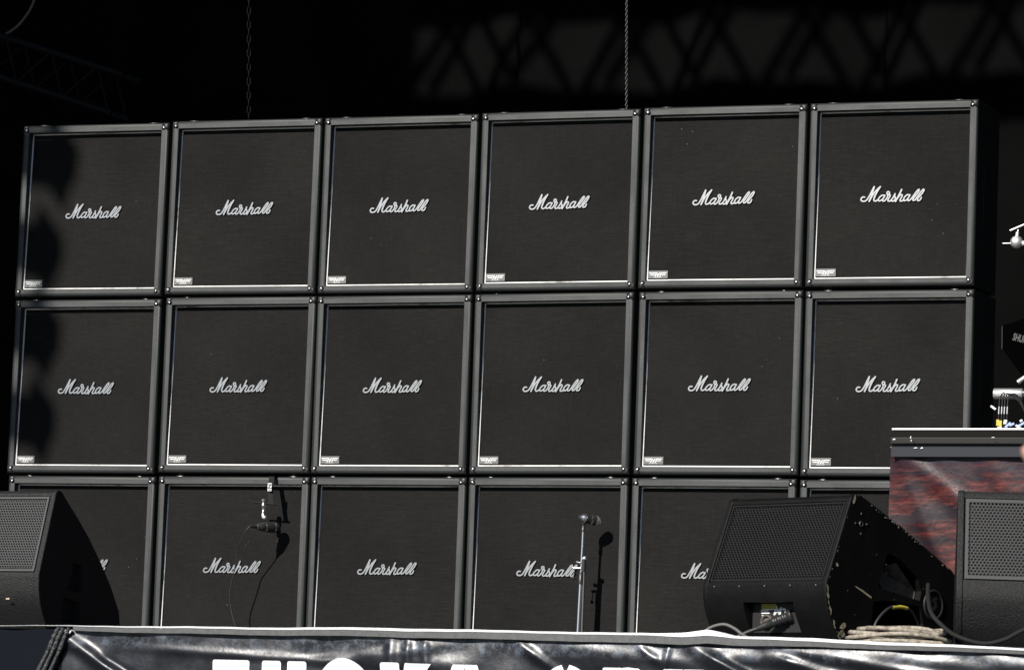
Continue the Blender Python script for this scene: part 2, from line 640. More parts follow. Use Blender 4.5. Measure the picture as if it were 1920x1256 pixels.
# lamps on a pole: their shadows fall on the left column of cabinets
lt = thing('lamp_pole', 'pole of four black can lamps at far left, outside the picture', 'stage light', (-2.56, -7.5, 0))
MB().tube([(0, 0, FZ), (0, 0, 10.9)], 0.03, 10).build('pole', 'black_plastic', lt)
for (sx, sz, ang, rr) in ((-0.165, 2.315, -16, 0.128), (-0.215, 1.895, -12, 0.128), (-0.21, 1.50, -14, 0.124), (-0.205, 1.10, -10, 0.124)):
    tip = Vector((sx - 0.27 * 7.53 + 2.56, 0, sz + 0.68 * 7.53 - 0.02))
    d = Vector((math.cos(RAD(ang)), 0.25, math.sin(RAD(ang)))).normalized()
    lamp = MB().lathe([(-0.40, 0.05), (-0.37, rr * 0.75), (-0.28, rr * 0.85), (-0.1, rr * 0.92), (0.0, rr * 0.9), (0.01, rr * 0.8), (0.0, rr * 0.7)], tip, d, 16).build('lamp', 'black_plastic', lt)
    fr = MB()
    fr.box((-0.05, -rr * 1.0, -rr * 1.12), (-0.03, rr * 1.0, rr * 1.08), d.to_track_quat('X', 'Z').to_matrix(), tip)
    fr.build('filter_frame', 'black_plastic', lt)
    MB().tube([(0, 0, tip.z + 0.05), (tip.x - 0.3, 0.02, tip.z + 0.06)], 0.016, 8).build('clamp', 'black_plastic', lt)

# ------------------------------------------------------------------ stage edge: banner, hem, white fold
LIP = [(1.0, -0.168), (2.0, -0.163), (2.84, -0.158), (3.05, -0.1545), (3.3, -0.1525), (3.78, -0.149), (4.1, -0.1442), (4.22, -0.1445), (4.55, -0.1455),
       (5.0, -0.1462), (5.09, -0.143), (5.162, -0.1315), (5.205, -0.1405), (5.24, -0.149), (5.5, -0.153), (5.76, -0.160), (6.1, -0.169), (7.0, -0.192), (9.0, -0.24)]


def lerp(tab, x):
    if x <= tab[0][0]:
        return tab[0][1]
    for (a, va), (b, vb) in zip(tab, tab[1:]):
        if x <= b:
            t = (x - a) / (b - a)
            return va + (vb - va) * t
    return tab[-1][1]


THK = [(2.0, 0.0035), (3.0, 0.0035), (3.4, 0.0065), (4.0, 0.0085), (4.2, 0.0095), (4.6, 0.0075), (5.0, 0.0085), (5.16, 0.0185), (5.24, 0.008), (5.5, 0.011), (6.1, 0.0075)]
BOT = [(2.0, -0.168), (5.1, -0.168)]
FOLDS = [((3.07, -0.190), (3.22, -0.285), 0.020, 0.010), ((3.10, -0.205), (3.32, -0.33), 0.016, 0.007), ((3.2, -0.25), (3.3, -0.30), 0.012, -0.006),
         ((3.4, -0.222), (3.95, -0.246), 0.014, 0.0045),
         ((3.95, -0.246), (4.25, -0.205), 0.018, 0.005), ((4.16, -0.185), (4.17, -0.30), 0.016, 0.007), ((4.215, -0.185), (4.225, -0.30), 0.013, 0.007),
         ((4.27, -0.185), (4.28, -0.26), 0.014, 0.006), ((4.1, -0.24), (4.33, -0.25), 0.03, 0.008),
         ((4.57, -0.184), (4.66, -0.24), 0.014, 0.009), ((4.6, -0.20), (4.85, -0.235), 0.03, 0.005),
         ((4.72, -0.19), (5.05, -0.225), 0.022, 0.005), ((4.95, -0.187), (5.0, -0.22), 0.012, 0.005), ((5.04, -0.186), (5.03, -0.25), 0.009, 0.005),
         ((5.12, -0.188), (5.28, -0.275), 0.022, 0.013), ((5.17, -0.21), (5.3, -0.27), 0.012, 0.008),
         ((5.20, -0.205), (5.42, -0.222), 0.022, 0.006), ((5.38, -0.212), (5.62, -0.285), 0.017, 0.010), ((5.42, -0.19), (5.9, -0.262), 0.016, 0.008),
         ((5.55, -0.19), (6.2, -0.245), 0.022, 0.0055), ((6.0, -0.20), (6.4, -0.26), 0.02, 0.006), ((2.9, -0.2), (2.7, -0.4), 0.05, 0.004)]


def banner_y(x, z):
    y = -6.0
    for (x0, z0), (x1, z1), w, a in FOLDS:
        dx, dz = x1 - x0, z1 - z0
        L2 = dx * dx + dz * dz
        t = ((x - x0) * dx + (z - z0) * dz) / L2
        if t < -0.25 or t > 1.6:
            continue
        px, pz = x0 + dx * t, z0 + dz * t
        d2 = (x - px) ** 2 + (z - pz) ** 2
        if d2 > 9 * w * w:
            continue
        e = 1.0
        if t < 0.1:
            e = max(0.0, (t + 0.25) / 0.35)
        elif t > 1.0:
            e = max(0.0, 1 - (t - 1.0) / 0.6)
        y -= a * e * math.exp(-d2 / (w * w)) 
    y -= 0.0022 * math.sin(x * 9 + z * 25) + 0.0012 * math.sin(x * 31 - z * 40)
    return y


ban = thing('stage_banner', 'creased black vinyl banner with white letters along the stage edge', 'banner', (0, 0, 0))
sheet = MB()
nx = 640
xs = [3.06 + (6.45 - 3.06) * i / nx for i in range(nx + 1)] + [6.6, 6.9, 7.4, 8.0, 8.8]
zs = [-0.166 - 0.0042 * i for i in range(34)] + [-0.33, -0.37, -0.45, -0.6, -0.9, -1.3]
vs, fs = [], []
for z in zs:
    sl = (z + 0.166) * 0.62
    for x in xs:
        xx = x if x > 3.2 else x + (sl * (3.2 - x) / 0.14 if x < 3.2 else 0)
        vs.append((xx, banner_y(xx, z), z))
nw = len(xs)
for j in range(len(zs) - 1):
    for i in range(nw - 1):
        fs.append((j * nw + i, j * nw + i + 1, (j + 1) * nw + i + 1, (j + 1) * nw + i))
sheet.add(vs, fs, True)
sheet.build('sheet', 'banner_vinyl', ban)
# webbing hem and the white fold above it
hem, lip = MB(), MB()
vh, vl = [], []
xs2 = [1.0 + 0.02 * i for i in range(400)]
HEMH = [(3.0, 0.010), (3.3, 0.014), (4.2, 0.0175), (5.0, 0.021), (5.2, 0.021), (5.5, 0.013), (6.1, 0.009)]
for x in xs2:
    zt = lerp(LIP, x) + 0.0008 * math.sin(x * 13) + 0.0003 * math.sin(x * 47 + 1)
    th = lerp(THK, x)
    hh = lerp(HEMH, x)
    wob = 0.0025 * math.sin(x * 17) + 0.0015 * math.sin(x * 41)
    zb = zt - th
    y = -6.016 + wob
    vh += [(x, y + 0.014, zb + 0.0006), (x, y - 0.002, zb), (x, y, zb - hh), (x, y + 0.014, zb - hh - 0.001)]
    y = -6.0185 + wob
    vl += [(x, y + 0.05, zt + 0.001), (x, y + 0.006, zt), (x, y - 0.001, zt - th * 0.35), (x, y, zb + 0.0015), (x, y + 0.012, zb + 0.001)]
i0 = next(i for i, x in enumerate(xs2) if x > 3.09)
hem.add(vh, [(4 * i + k, 4 * i + 4 + k, 4 * i + 5 + k, 4 * i + 1 + k) for i in range(i0, len(xs2) - 1) for k in range(3)], False)
hem.build('hem', 'hem_webbing', ban)
lip.add(vl, [(5 * i + k, 5 * i + 5 + k, 5 * i + 6 + k, 5 * i + 1 + k) for i in range(len(xs2) - 1) for k in range(4)], False)
lip.build('folded_edge', 'white_sheet', ban)
# letters: tops show, the rest runs on below the picture
ZT = -0.249


def letter(strokes, quads=(), w=0.062):
    L = MB()
    for st in strokes:
        ribbon(L, st, w, -0.0022, -0.0018, 10, False, banner_y, 0.999)
    for q in quads:
        a, b, c_, d = [Vector((x, 0, z)) for x, z in q]
        n_ = 10
        vs = []
        for j_ in range(n_ + 1):
            for i_ in range(n_ + 1):
                u_, v_ = i_ / n_, j_ / n_
                # eased corners
                p = a.lerp(b, u_).lerp(d.lerp(c_, u_), v_)
                vs.append((p.x, banner_y(p.x, p.z) - 0.0022, p.z))
        L.add(vs, [(j_ * (n_ + 1) + i_, j_ * (n_ + 1) + i_ + 1, (j_ + 1) * (n_ + 1) + i_ + 1, (j_ + 1) * (n_ + 1) + i_) for j_ in range(n_) for i_ in range(n_)], True)
    L.build('letter', 'letter_white', ban)


H = 0.21


def bar(x0, x1, z0, z1, r=0.006):
    """an upright block with clipped corners"""
    return [[(x0 + r, z0), (x1 - r, z0), (x1 - r * 0.3, z0 - r * 0.3), (x0 + r * 0.3, z0 - r * 0.3)],
            [(x0 + r * 0.3, z0 - r * 0.3), (x1 - r * 0.3, z0 - r * 0.3), (x1, z0 - r), (x0, z0 - r)],
            [(x0, z0 - r), (x1, z0 - r), (x1, z1), (x0, z1)]]


letter([], bar(3.575, 3.697, ZT, ZT - 0.062) + bar(3.605, 3.667, ZT - 0.062, ZT - H, 0.001))                       # T
letter([[(3.771, ZT - 0.1), (3.771, ZT - H + 0.06), (3.79, ZT - H + 0.03), (3.813, ZT - H + 0.028), (3.835, ZT - H + 0.03), (3.854, ZT - H + 0.06), (3.854, ZT - 0.1)]],
       bar(3.740, 3.802, ZT, ZT - 0.1) + bar(3.823, 3.885, ZT, ZT - 0.1))                                          # U
letter([[(4.055, ZT - 0.075), (4.048, ZT - 0.040), (4.006, ZT - 0.018), (3.968, ZT - 0.038), (3.962, ZT - 0.065), (3.985, ZT - 0.09), (4.025, ZT - 0.115), (4.045, ZT - 0.15), (4.03, ZT - 0.185), (4.004, ZT - 0.19), (3.97, ZT - 0.17)]])   # S
letter([], bar(4.129, 4.192, ZT + 0.002, ZT - H) + [[(4.213, ZT + 0.001), (4.295, ZT), (4.225, ZT - 0.105), (4.192, ZT - 0.06)], [(4.192, ZT - 0.06), (4.225, ZT - 0.105), (4.30, ZT - H), (4.22, ZT - H)]])   # K
letter([], [[(4.366, ZT), (4.440, ZT), (4.443, ZT - 0.006), (4.362, ZT - 0.006)], [(4.362, ZT - 0.006), (4.402, ZT - 0.006), (4.37, ZT - H), (4.305, ZT - H)], [(4.402, ZT - 0.006), (4.443, ZT - 0.006), (4.50, ZT - H), (4.435, ZT - H)],
            [(4.37, ZT - 0.12), (4.43, ZT - 0.12), (4.44, ZT - 0.165), (4.36, ZT - 0.165)]])                       # A
letter([[(4.72, ZT - 0.022), (4.69, ZT - 0.04), (4.675, ZT - 0.1), (4.69, ZT - 0.165), (4.722, ZT - 0.18), (4.755, ZT - 0.165), (4.77, ZT - 0.1), (4.755, ZT - 0.04), (4.72, ZT - 0.022)]])   # O
letter([[(4.90, ZT - 0.030), (4.93, ZT - 0.032), (4.952, ZT - 0.07), (4.93, ZT - 0.115), (4.88, ZT - 0.118)]], bar(4.837, 4.900, ZT + 0.001, ZT - H) + [[(4.90, ZT + 0.001), (4.948, ZT + 0.0), (4.968, ZT - 0.014), (4.90, ZT - 0.030)]])   # P
letter([], bar(5.026, 5.090, ZT, ZT - H) + bar(5.090, 5.150, ZT, ZT - 0.058, 0.001) + bar(5.090, 5.140, ZT - 0.08, ZT - 0.13, 0.001) + bar(5.090, 5.150, ZT - H + 0.058, ZT - H, 0.001))   # E
letter([], bar(5.215, 5.275, ZT - 0.002, ZT - H) + bar(5.33, 5.39, ZT - 0.002, ZT - H) + [[(5.275, ZT - 0.01), (5.276, ZT - 0.09), (5.33, ZT - H), (5.33, ZT - 0.12)]])   # N

lb = thing('side_banner', 'dull black banner left of the gathered corner at the stage edge', 'banner', (0, 0, 0))
vs, fs = [], []
xs3 = [0.6 + 0.03 * i for i in range(83)]
zs3 = [-0.1665, -0.19, -0.22, -0.26, -0.32, -0.5, -1.3]
for z in zs3:
    for x in xs3:
        vs.append((x, -6.008 + 0.004 * math.sin(x * 9) + 0.002 * math.sin(x * 23 + z * 20), z))
k = len(xs3)
MB().add(vs, [(j * k + i, j * k + i + 1, (j + 1) * k + i + 1, (j + 1) * k + i) for j in range(6) for i in range(k - 1)], True).build('sheet', 'banner_dark', lb)
ga = MB()
for a, b, r in (((3.055, -6.02, -0.161), (2.99, -6.022, -0.30), 0.008), ((3.072, -6.024, -0.163), (3.01, -6.026, -0.30), 0.0075), ((3.09, -6.02, -0.162), (3.03, -6.02, -0.30), 0.007)):
    a, b = Vector(a), Vector(b)
    ga.tube(catmull([a, a.lerp(b, 0.2) + Vector((-0.002, 0, 0)), a.lerp(b, 0.5), b, b + (b - a) * 6], 6), [r * (1 + 0.18 * math.sin(k_ * 2.1 + r * 900)) for k_ in range(25)], 8)
ga.build('gathered_corner', 'gather_vinyl', lb)

# ------------------------------------------------------------------ the wall of speaker cabinets
CW, CH, CD = 0.762, 0.812, 0.365
INS = 0.036
PX, PZ = 0.77467, 0.82376
OFF = [[-0.0058, -0.0008, -0.0048], [-0.0027, 0.0009, -0.0043], [-0.0038, -0.0022, -0.0023], [-0.0017, -0.0002, -0.0003], [-0.001, 0.0015, -0.0035], [-0.0008, -0.0, -0.0023],
       [-0.0037, -0.0016, -0.0027], [0.0048, 0.0021, -0.0022], [-0.0031, 0.0006, 0.0], [-0.0031, 0.0021, 0.0031], [0.0045, 0.0015, -0.0011], [0.0008, -0.0028, -0.0015],
       [0.0065, -0.0012, -0.0028], [0.0087, 0.0, -0.0005], [0.0021, 0.0004, -0.0002], [-0.0009, 0.0021, 0.0014], [-0.0011, 0.0009, -0.0014], [0.0004, -0.0032, 0.001]]


def shell_mesh():
    r = 0.0160
    prof = [(INS - 0.002, 0.0125), (r, 0.0125), (r, 0.0)]
    for a in range(0, 91, 15):
        prof.append((r - r * math.sin(RAD(a)), r - r * math.cos(RAD(a))))
    for a in range(0, 91, 30):
        prof.append((r - r * math.cos(RAD(a)), CD - r + r * math.sin(RAD(a))))
    mb = MB()
    vs = []
    hw, hh = CW / 2, CH / 2
    for i, (ins, y) in enumerate(prof):
        vs += [(-hw + ins, y, -hh + ins), (hw - ins, y, -hh + ins), (hw - ins, y, hh - ins), (-hw + ins, y, hh - ins)]
    n = len(prof)
    fs, sm = [], []
    for i in range(n - 1):
        for k in range(4):
            mb.add([vs[4 * i + k], vs[4 * i + (k + 1) % 4], vs[4 * i + 4 + (k + 1) % 4], vs[4 * i + 4 + k]], [(0, 1, 2, 3)], i >= 3)
    mb.add(vs[-4:], [(0, 1, 2, 3)])
    return weld(mb.mesh('shell'))


def frame_mesh():
    prof = [(INS, 0.045), (INS, 0.0015), (INS - 0.0015, -0.0004), (0.0165, -0.0004), (0.0152, 0.0006), (0.0152, 0.012)]
    mb = MB()
    hw, hh = CW / 2, CH / 2
    for (i0, y0), (i1, y1) in zip(prof, prof[1:]):
        for k in range(4):
            cs = [((-1, -1), (1, -1)), ((1, -1), (1, 1)), ((1, 1), (-1, 1)), ((-1, 1), (-1, -1))][k]
            q = []
            for (ii, yy), order in (((i0, y0), (0, 1)), ((i1, y1), (1, 0))):
                for o_ in order:
                    sx, sz = cs[o_]
                    q.append((sx * (hw - ii), yy, sz * (hh - ii)))
            mb.add(q, [(0, 1, 2, 3)])
    return weld(mb.mesh('front_frame'))


def weld(me):
    bm = bmesh.new()
    bm.from_mesh(me)
    bmesh.ops.remove_doubles(bm, verts=bm.verts, dist=0.00005)
    bmesh.ops.recalc_face_normals(bm, faces=bm.faces)
    for e in bm.edges:
        if len(e.link_faces) == 2 and e.calc_face_angle(0) > RAD(40):
            e.smooth = False
    bm.to_mesh(me)
    bm.free()
    return me


IW, IH = CW / 2 - INS, CH / 2 - INS                  # half opening


def tilt(z, top, bot):                               # the baffle leans: its foot sits further forward
    return bot + (top - bot) * (z + IH) / (2 * IH)


def make_cabinet():
    parts = {}
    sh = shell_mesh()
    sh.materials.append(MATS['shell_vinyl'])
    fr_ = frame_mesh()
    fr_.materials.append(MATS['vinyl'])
    parts['front_frame'] = fr_
    parts['shell'] = [(sh, None)]
    g = MB()
    e = 0.001
    zt, zb = tilt(IH, .037, .023), tilt(-IH, .037, .023)
    g.add([(-IW + e, zb, -IH + e), (IW - e, zb, -IH + e), (IW - e, zt, IH - e), (-IW + e, zt, IH - e)], [(0, 1, 2, 3)])
    g.add([(-IW + e, .05, -IH + e), (IW - e, .05, -IH + e), (IW - e, .05, IH - e), (-IW + e, .05, IH - e)], [(0, 1, 2, 3)])
    gm = g.mesh('grille_cloth')
    gm.materials.append(MATS['grille_cloth'])
    parts['grille_cloth'] = gm
    p = MB()
    r = 0.0033
    i = 0.0036
    pt, pb = tilt(IH, .0325, .0170), tilt(-IH, .0325, .0170)
    ring = [(-IW + 0.0044, pb, -IH + i), (0.0, pb + 0.0004, -IH + i), (IW - 0.0028, pb + 0.002, -IH + i), (IW - 0.0028, (pb + pt) / 2 + 0.002, 0), (IW - 0.0028, pt + 0.002, IH - i), (0, pt, IH - i), (-IW + 0.0042, pt + 0.005, IH - i), (-IW + 0.0042, (pb + pt) / 2 + 0.0025, 0)]
    for a in range(8):
        p.tube([ring[a], ring[(a + 1) % 8]], 0.0026 if a in (2, 3) else (0.0038 if a in (6, 7) else r), 8, caps=True)
    pm = p.mesh('piping')
    pm.materials.append(MATS['white_piping'])
    parts['piping'] = pm
    # script lettering
    A = ((0.0002006, 5.2e-06, -0.1793958), (-4e-06, -0.0001951, 0.060784))
    strokes = [
        (1.0, [(258, 372), (222, 370), (192, 392), (180, 425), (198, 456), (245, 466), (295, 446), (338, 395), (388, 305), (432, 215), (472, 135)]),
        (1.15, [(474, 140), (446, 235), (412, 350), (368, 458)]),
        (1.0, [(372, 455), (430, 345), (515, 225), (612, 132)]),
        (1.2, [(604, 142), (552, 225), (502, 325), (476, 395)]),
        (1.0, [(478, 380), (470, 430), (492, 455), (530, 448), (575, 412)]),
        (0.95, [(712, 332), (665, 322), (605, 365), (572, 425), (598, 452), (648, 428), (698, 372), (722, 325)]),
        (0.95, [(720, 328), (690, 385), (668, 430), (684, 455), (722, 440), (765, 385), (788, 325), (772, 290), (768, 258), (795, 240), (822, 258), (816, 290), (788, 306)]),
        (0.95, [(788, 308), (842, 318), (822, 365), (790, 420), (796, 450), (838, 448), (890, 395), (930, 325), (948, 288)]),
        (1.0, [(946, 296), (938, 335), (958, 382), (945, 425), (905, 452), (862, 440)]),
        (1.1, [(1094, 192), (1058, 275), (1010, 365), (962, 455)]),
        (0.95, [(985, 418), (1035, 345), (1085, 303), (1112, 318), (1092, 370), (1062, 425), (1078, 448), (1118, 438), (1150, 405)]),
        (0.95, [(1284, 312), (1232, 303), (1172, 348), (1142, 412), (1160, 440), (1208, 420), (1258, 360), (1285, 310)]),
        (0.95, [(1284, 310), (1250, 378), (1236, 420), (1254, 438), (1300, 410), (1360, 330), (1425, 238), (1475, 184), (1492, 196), (1456, 262), (1392, 342), (1352, 402), (1362, 430), (1402, 418)]),
        (0.95, [(1395, 422), (1470, 320), (1535, 228), (1584, 180), (1600, 194), (1560, 268), (1496, 342), (1456, 396), (1458, 428), (1492, 430), (1522, 402), (1540, 360)]),
    ]
    lg = MB()
    for s, (wf, st) in enumerate(strokes):
        q = [(A[0][0] * x + A[0][1] * y + A[0][2], A[1][0] * x + A[1][1] * y + A[1][2]) for x, y in st]
        ribbon(lg, q, 0.0079 * wf, 0.0235 - 0.00012 * s, 0.0305, 5, taper=0.80)
    lm = lg.mesh('script_logo')
    lm.materials.append(MATS['logo_silver'])
    lm.materials.append(MATS['black_plastic'])
    for pg in lm.polygons:
        if abs(pg.normal.y) < 0.97:
            pg.material_index = 1
    parts['script_logo'] = lm
    # corner badge
    bx0, bx1, bz0, bz1 = -0.337, -0.246, -0.357, -0.3235
    b = MB()
    b.box((bx0, 0.0175, bz0), (bx1, 0.0215, bz1))
    bmh = b.mesh('badge')
    bmh.materials.append(MATS['badge_metal'])
    parts['badge'] = bmh
    em = MB()

    def poly(pts, y=0.0160):
        n = len(pts)
        P = [(bx0 + (bx1 - bx0) * u, y, bz0 + (bz1 - bz0) * w) for u, w in pts] + [(bx0 + (bx1 - bx0) * u, 0.0176, bz0 + (bz1 - bz0) * w) for u, w in pts]
        em.add(P, [tuple(range(n))] + [(i, (i + 1) % n, n + (i + 1) % n, n + i) for i in range(n)])
    poly([(0.04, 0.76), (0.07, 0.62), (0.38, 0.62), (0.42, 0.76)])
    poly([(0.09, 0.52), (0.12, 0.38), (0.33, 0.38), (0.36, 0.52)])
    poly([(0.33, 0.22), (0.39, 0.22), (0.49, 0.76), (0.42, 0.76)], 0.0158)
    poly([(0.45, 0.22), (0.51, 0.22), (0.55, 0.55), (0.49, 0.62)], 0.0156)
    poly([(0.49, 0.30), (0.54, 0.30), (0.62, 0.76), (0.56, 0.76)], 0.0159)
    poly([(0.57, 0.22), (0.63, 0.22), (0.70, 0.60), (0.64, 0.60)], 0.0157)
    poly([(0.63, 0.76), (0.64, 0.63), (0.93, 0.63), (0.96, 0.76)])
    poly([(0.70, 0.52), (0.68, 0.39), (0.88, 0.39), (0.91, 0.52)])
    for a in range(6):
        poly([(0.29 + a * 0.07, 0.06), (0.335 + a * 0.07, 0.06), (0.335 + a * 0.07, 0.15), (0.29 + a * 0.07, 0.15)])
    emm = em.mesh('emblem')
    emm.materials.append(MATS['emblem_white'])
    parts['emblem'] = emm
    # corner caps, one mesh per corner
    parts['caps'] = []
    parts['rivets'] = []
    for sx in (-1, 1):
        for sz in (-1, 1):
            c = MB()
            a = 0.0375
            o = 0.0022
            x1, z1 = sx * (CW / 2 + o), sz * (CH / 2 + o)
            x0, z0 = x1 - sx * a, z1 - sz * a
            c.box((min(x0, x1), -0.0052, min(z0, z1)), (max(x0, x1), 0.038, max(z0, z1)))
            me = c.mesh('corner_cap')
            bm = bmesh.new()
            bm.from_mesh(me)
            bmesh.ops.bevel(bm, geom=[e for e in bm.edges], offset=0.0035, segments=2, affect='EDGES')
            outer = []
            bmesh.ops.recalc_face_normals(bm, faces=bm.faces)
            # pull the outer corner round
            for v_ in bm.verts:
                dx = max(0.0, abs(v_.co.x) - (CW / 2 - 0.017))
                dz = max(0.0, abs(v_.co.z) - (CH / 2 - 0.017))
                dy = max(0.0, 0.016 - v_.co.y)
                d = math.sqrt(dx * dx + dz * dz + dy * dy)
                if d > 0.0195:
                    k = 0.0195 / d
                    v_.co.x = math.copysign(abs(v_.co.x) - dx + dx * k, v_.co.x)
                    v_.co.z = math.copysign(abs(v_.co.z) - dz + dz * k, v_.co.z)
                    v_.co.y = v_.co.y + dy - dy * k
            for f in bm.faces:
                f.smooth = True
            bm.to_mesh(me)
            bm.free()
            me.materials.append(MATS['cap_plastic'])
            parts['caps'].append(me)
            rv = MB()
            rv.dome((x1 - sx * 0.0255, -0.0048, z1 - sz * 0.0265), 0.0056, (-0.05, -1, 0.2), 0.7)
            rm = rv.mesh('rivet')
            rm.materials.append(MATS['rivet'])
            parts['rivets'].append(rm)
    # stacking cups on the top panel
    parts['cups'] = []
    for x in (-0.285, 0.285):
        cp = MB()
        cp.lathe([(0, 0.038), (0.0035, 0.038), (0.005, 0.034), (0.0042, 0.026)], (x, 0.062, CH / 2 - 0.0002), (0, 0, 1), 16)
        cm = cp.mesh('stacking_cup')
        cm.materials.append(MATS['gunmetal'])
        parts['cups'].append(cm)
    parts['feet'] = []
    for x in (-0.285, 0.285):
        for y in (0.062, 0.30):
            ft_ = MB().lathe([(0, 0.018), (-0.009, 0.016)], (x, y, -CH / 2 - 0.0002), (0, 0, 1), 10)
            fm = ft_.mesh('foot')
            fm.materials.append(MATS['dark_plastic'])
            parts['feet'].append(fm)
    # side handles: a dished plate with a bar
    parts['handles'] = []
    for s in (-1, 1):
        h = MB()
        xo = s * (CW / 2 + 0.0025)
        xi = s * (CW / 2 - 0.0)
        h.box((min(xo, xi), 0.12, -0.11), (max(xo, xi), 0.26, 0.11))
        bx = s * (CW / 2 + 0.004)
        h.tube([(bx, 0.14, 0.045), (bx, 0.24, 0.045)], 0.006, 6)
        for zz in (-0.08, 0.0, 0.08):
            h.box((min(xo, bx), 0.135, zz - 0.012), (max(xo, bx), 0.245, zz - 0.004))
        hm = h.mesh('side_handle')
        hm.materials.append(MATS['dark_plastic'])
        parts['handles'].append(hm)
    return parts


PARTS = make_cabinet()
ROWN = ['top', 'middle', 'bottom']
COLN = ['first', 'second', 'third', 'fourth', 'fifth', 'sixth']
EXTRA = {(0, 0): ', with four-sided lamp shadows on its left', (1, 0): ', with dark lamp shadows on its left', (2, 0): ', mostly behind the left wedge monitor',
         (2, 1): ', with a microphone hung before it', (2, 3): ', with a chrome microphone stand before it', (2, 4): ', half hidden by the scuffed wedge monitor',
         (1, 5): ', its corner behind the printed riser', (0, 5): ', its bare dark side showing', (2, 5): ', only its top strip showing'}
for r in range(3):
    for c in range(6):
        ox, oz, rot = OFF[r * 6 + c]
        lab = 'black speaker cabinet, %s row, %s from left%s' % (ROWN[r], COLN[c], EXTRA.get((r, c), ''))
        t = thing('speaker_cabinet', lab, 'speaker cabinet', (c * PX + ox, 0.0, (2 - r) * PZ + oz + 0.415), 0, 'wall of stacked speaker cabinets')
        t.rotation_euler = (0, -rot, 0)
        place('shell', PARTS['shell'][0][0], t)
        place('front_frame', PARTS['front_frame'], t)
        place('grille_cloth', PARTS['grille_cloth'], t)
        place('piping', PARTS['piping'], t)
        lo = place('script_logo', PARTS['script_logo'], t)
        lo.location = (random.uniform(-0.002, 0.002), 0, random.uniform(-0.002, 0.002))
        lo.rotation_euler = (0, RAD(random.uniform(-0.7, 0.7)), 0)
        bd = place('badge', PARTS['badge'], t)
        place('emblem', PARTS['emblem'], bd)
        for cm, rm in zip(PARTS['caps'], PARTS['rivets']):
            cap = place('corner_cap', cm, t)
            place('rivet', rm, cap)
        for me in PARTS['cups']:
            place('stacking_cup', me, t)
        for me in PARTS['feet']:
            place('foot', me, t)
        for me in PARTS['handles']:
            place('side_handle', me, t)

# ------------------------------------------------------------------ wedge monitors


def perf_plate(w, h, pitch, ratio, border, thick=0.0015, squash=1.0):
    """hexagonally perforated sheet in local x (0..w) and z (0..h), facing -y"""
    mb = MB()
    R_ = pitch / math.sqrt(3)
    dz = 1.5 * R_ * squash
    nrow = int((h - 2 * border) / dz)
    ncol = int((w - 2 * border) / pitch)
    z00 = border + ((h - 2 * border) - (nrow - 1) * dz) / 2
    x00 = border + ((w - 2 * border) - (ncol - 0.5) * pitch) / 2
    for j in range(nrow):
        for i in range(ncol):
            cx = x00 + (i + (0.5 if j % 2 else 0)) * pitch
            cz = z00 + j * dz
            vs = []
            for rr, y in ((1.0, 0), (ratio, 0), (ratio * 0.97, thick)):
                for k in range(6):
                    a = math.pi / 6 + k * math.pi / 3
                    vs.append((cx + R_ * rr * math.cos(a), y, cz + R_ * squash * rr * math.sin(a)))
            fs = [(k, (k + 1) % 6, 6 + (k + 1) % 6, 6 + k) for k in range(6)] + [(6 + k, 6 + (k + 1) % 6, 12 + (k + 1) % 6, 12 + k) for k in range(6)]
            mb.add(vs, fs)
    bd = border * 0.98
    e = 0.0006
    mb.box((0, -e, 0), (w, thick, bd))
    mb.box((0, -e, h - bd), (w, thick, h))
    mb.box((0, -e, bd), (bd, thick, h - bd))
    mb.box((w - bd, -e, bd), (w, thick, h - bd))
    return mb


def inset_poly(poly, d):
    n = len(poly)
    cy = sum(p[0] for p in poly) / n
    cz = sum(p[1] for p in poly) / n
    out = []
    for i in range(n):
        p0, p1, p2 = Vector(poly[i - 1]), Vector(poly[i]), Vector(poly[(i + 1) % n])
        n1 = Vector((-(p1 - p0).y, (p1 - p0).x)).normalized()
        n2 = Vector((-(p2 - p1).y, (p2 - p1).x)).normalized()
        nn = (n1 + n2)
        nn.normalize()
        k = d / max(0.5, nn.dot(n1))
        a, b = p1 + nn * k, p1 - nn * k
        c_ = Vector((cy, cz))
        out.append(tuple(a if (a - c_).length < (b - c_).length else b))
    return out


def smooth(o, ang=32):
    me = o.data
    me.polygons.foreach_set('use_smooth', [True] * len(me.polygons))
    me.set_sharp_from_angle(angle=RAD(ang))
    return o


def rounded(prof, i0, n=5):
    """resample the tail of an outline (the nose) as a smooth curve"""
    head = prof[:i0]
    tail = catmull([(y, 0, z) for y, z in prof[i0:] + prof[:1]], n)[:-1]
    return head + [(p.x, p.z) for p in tail]


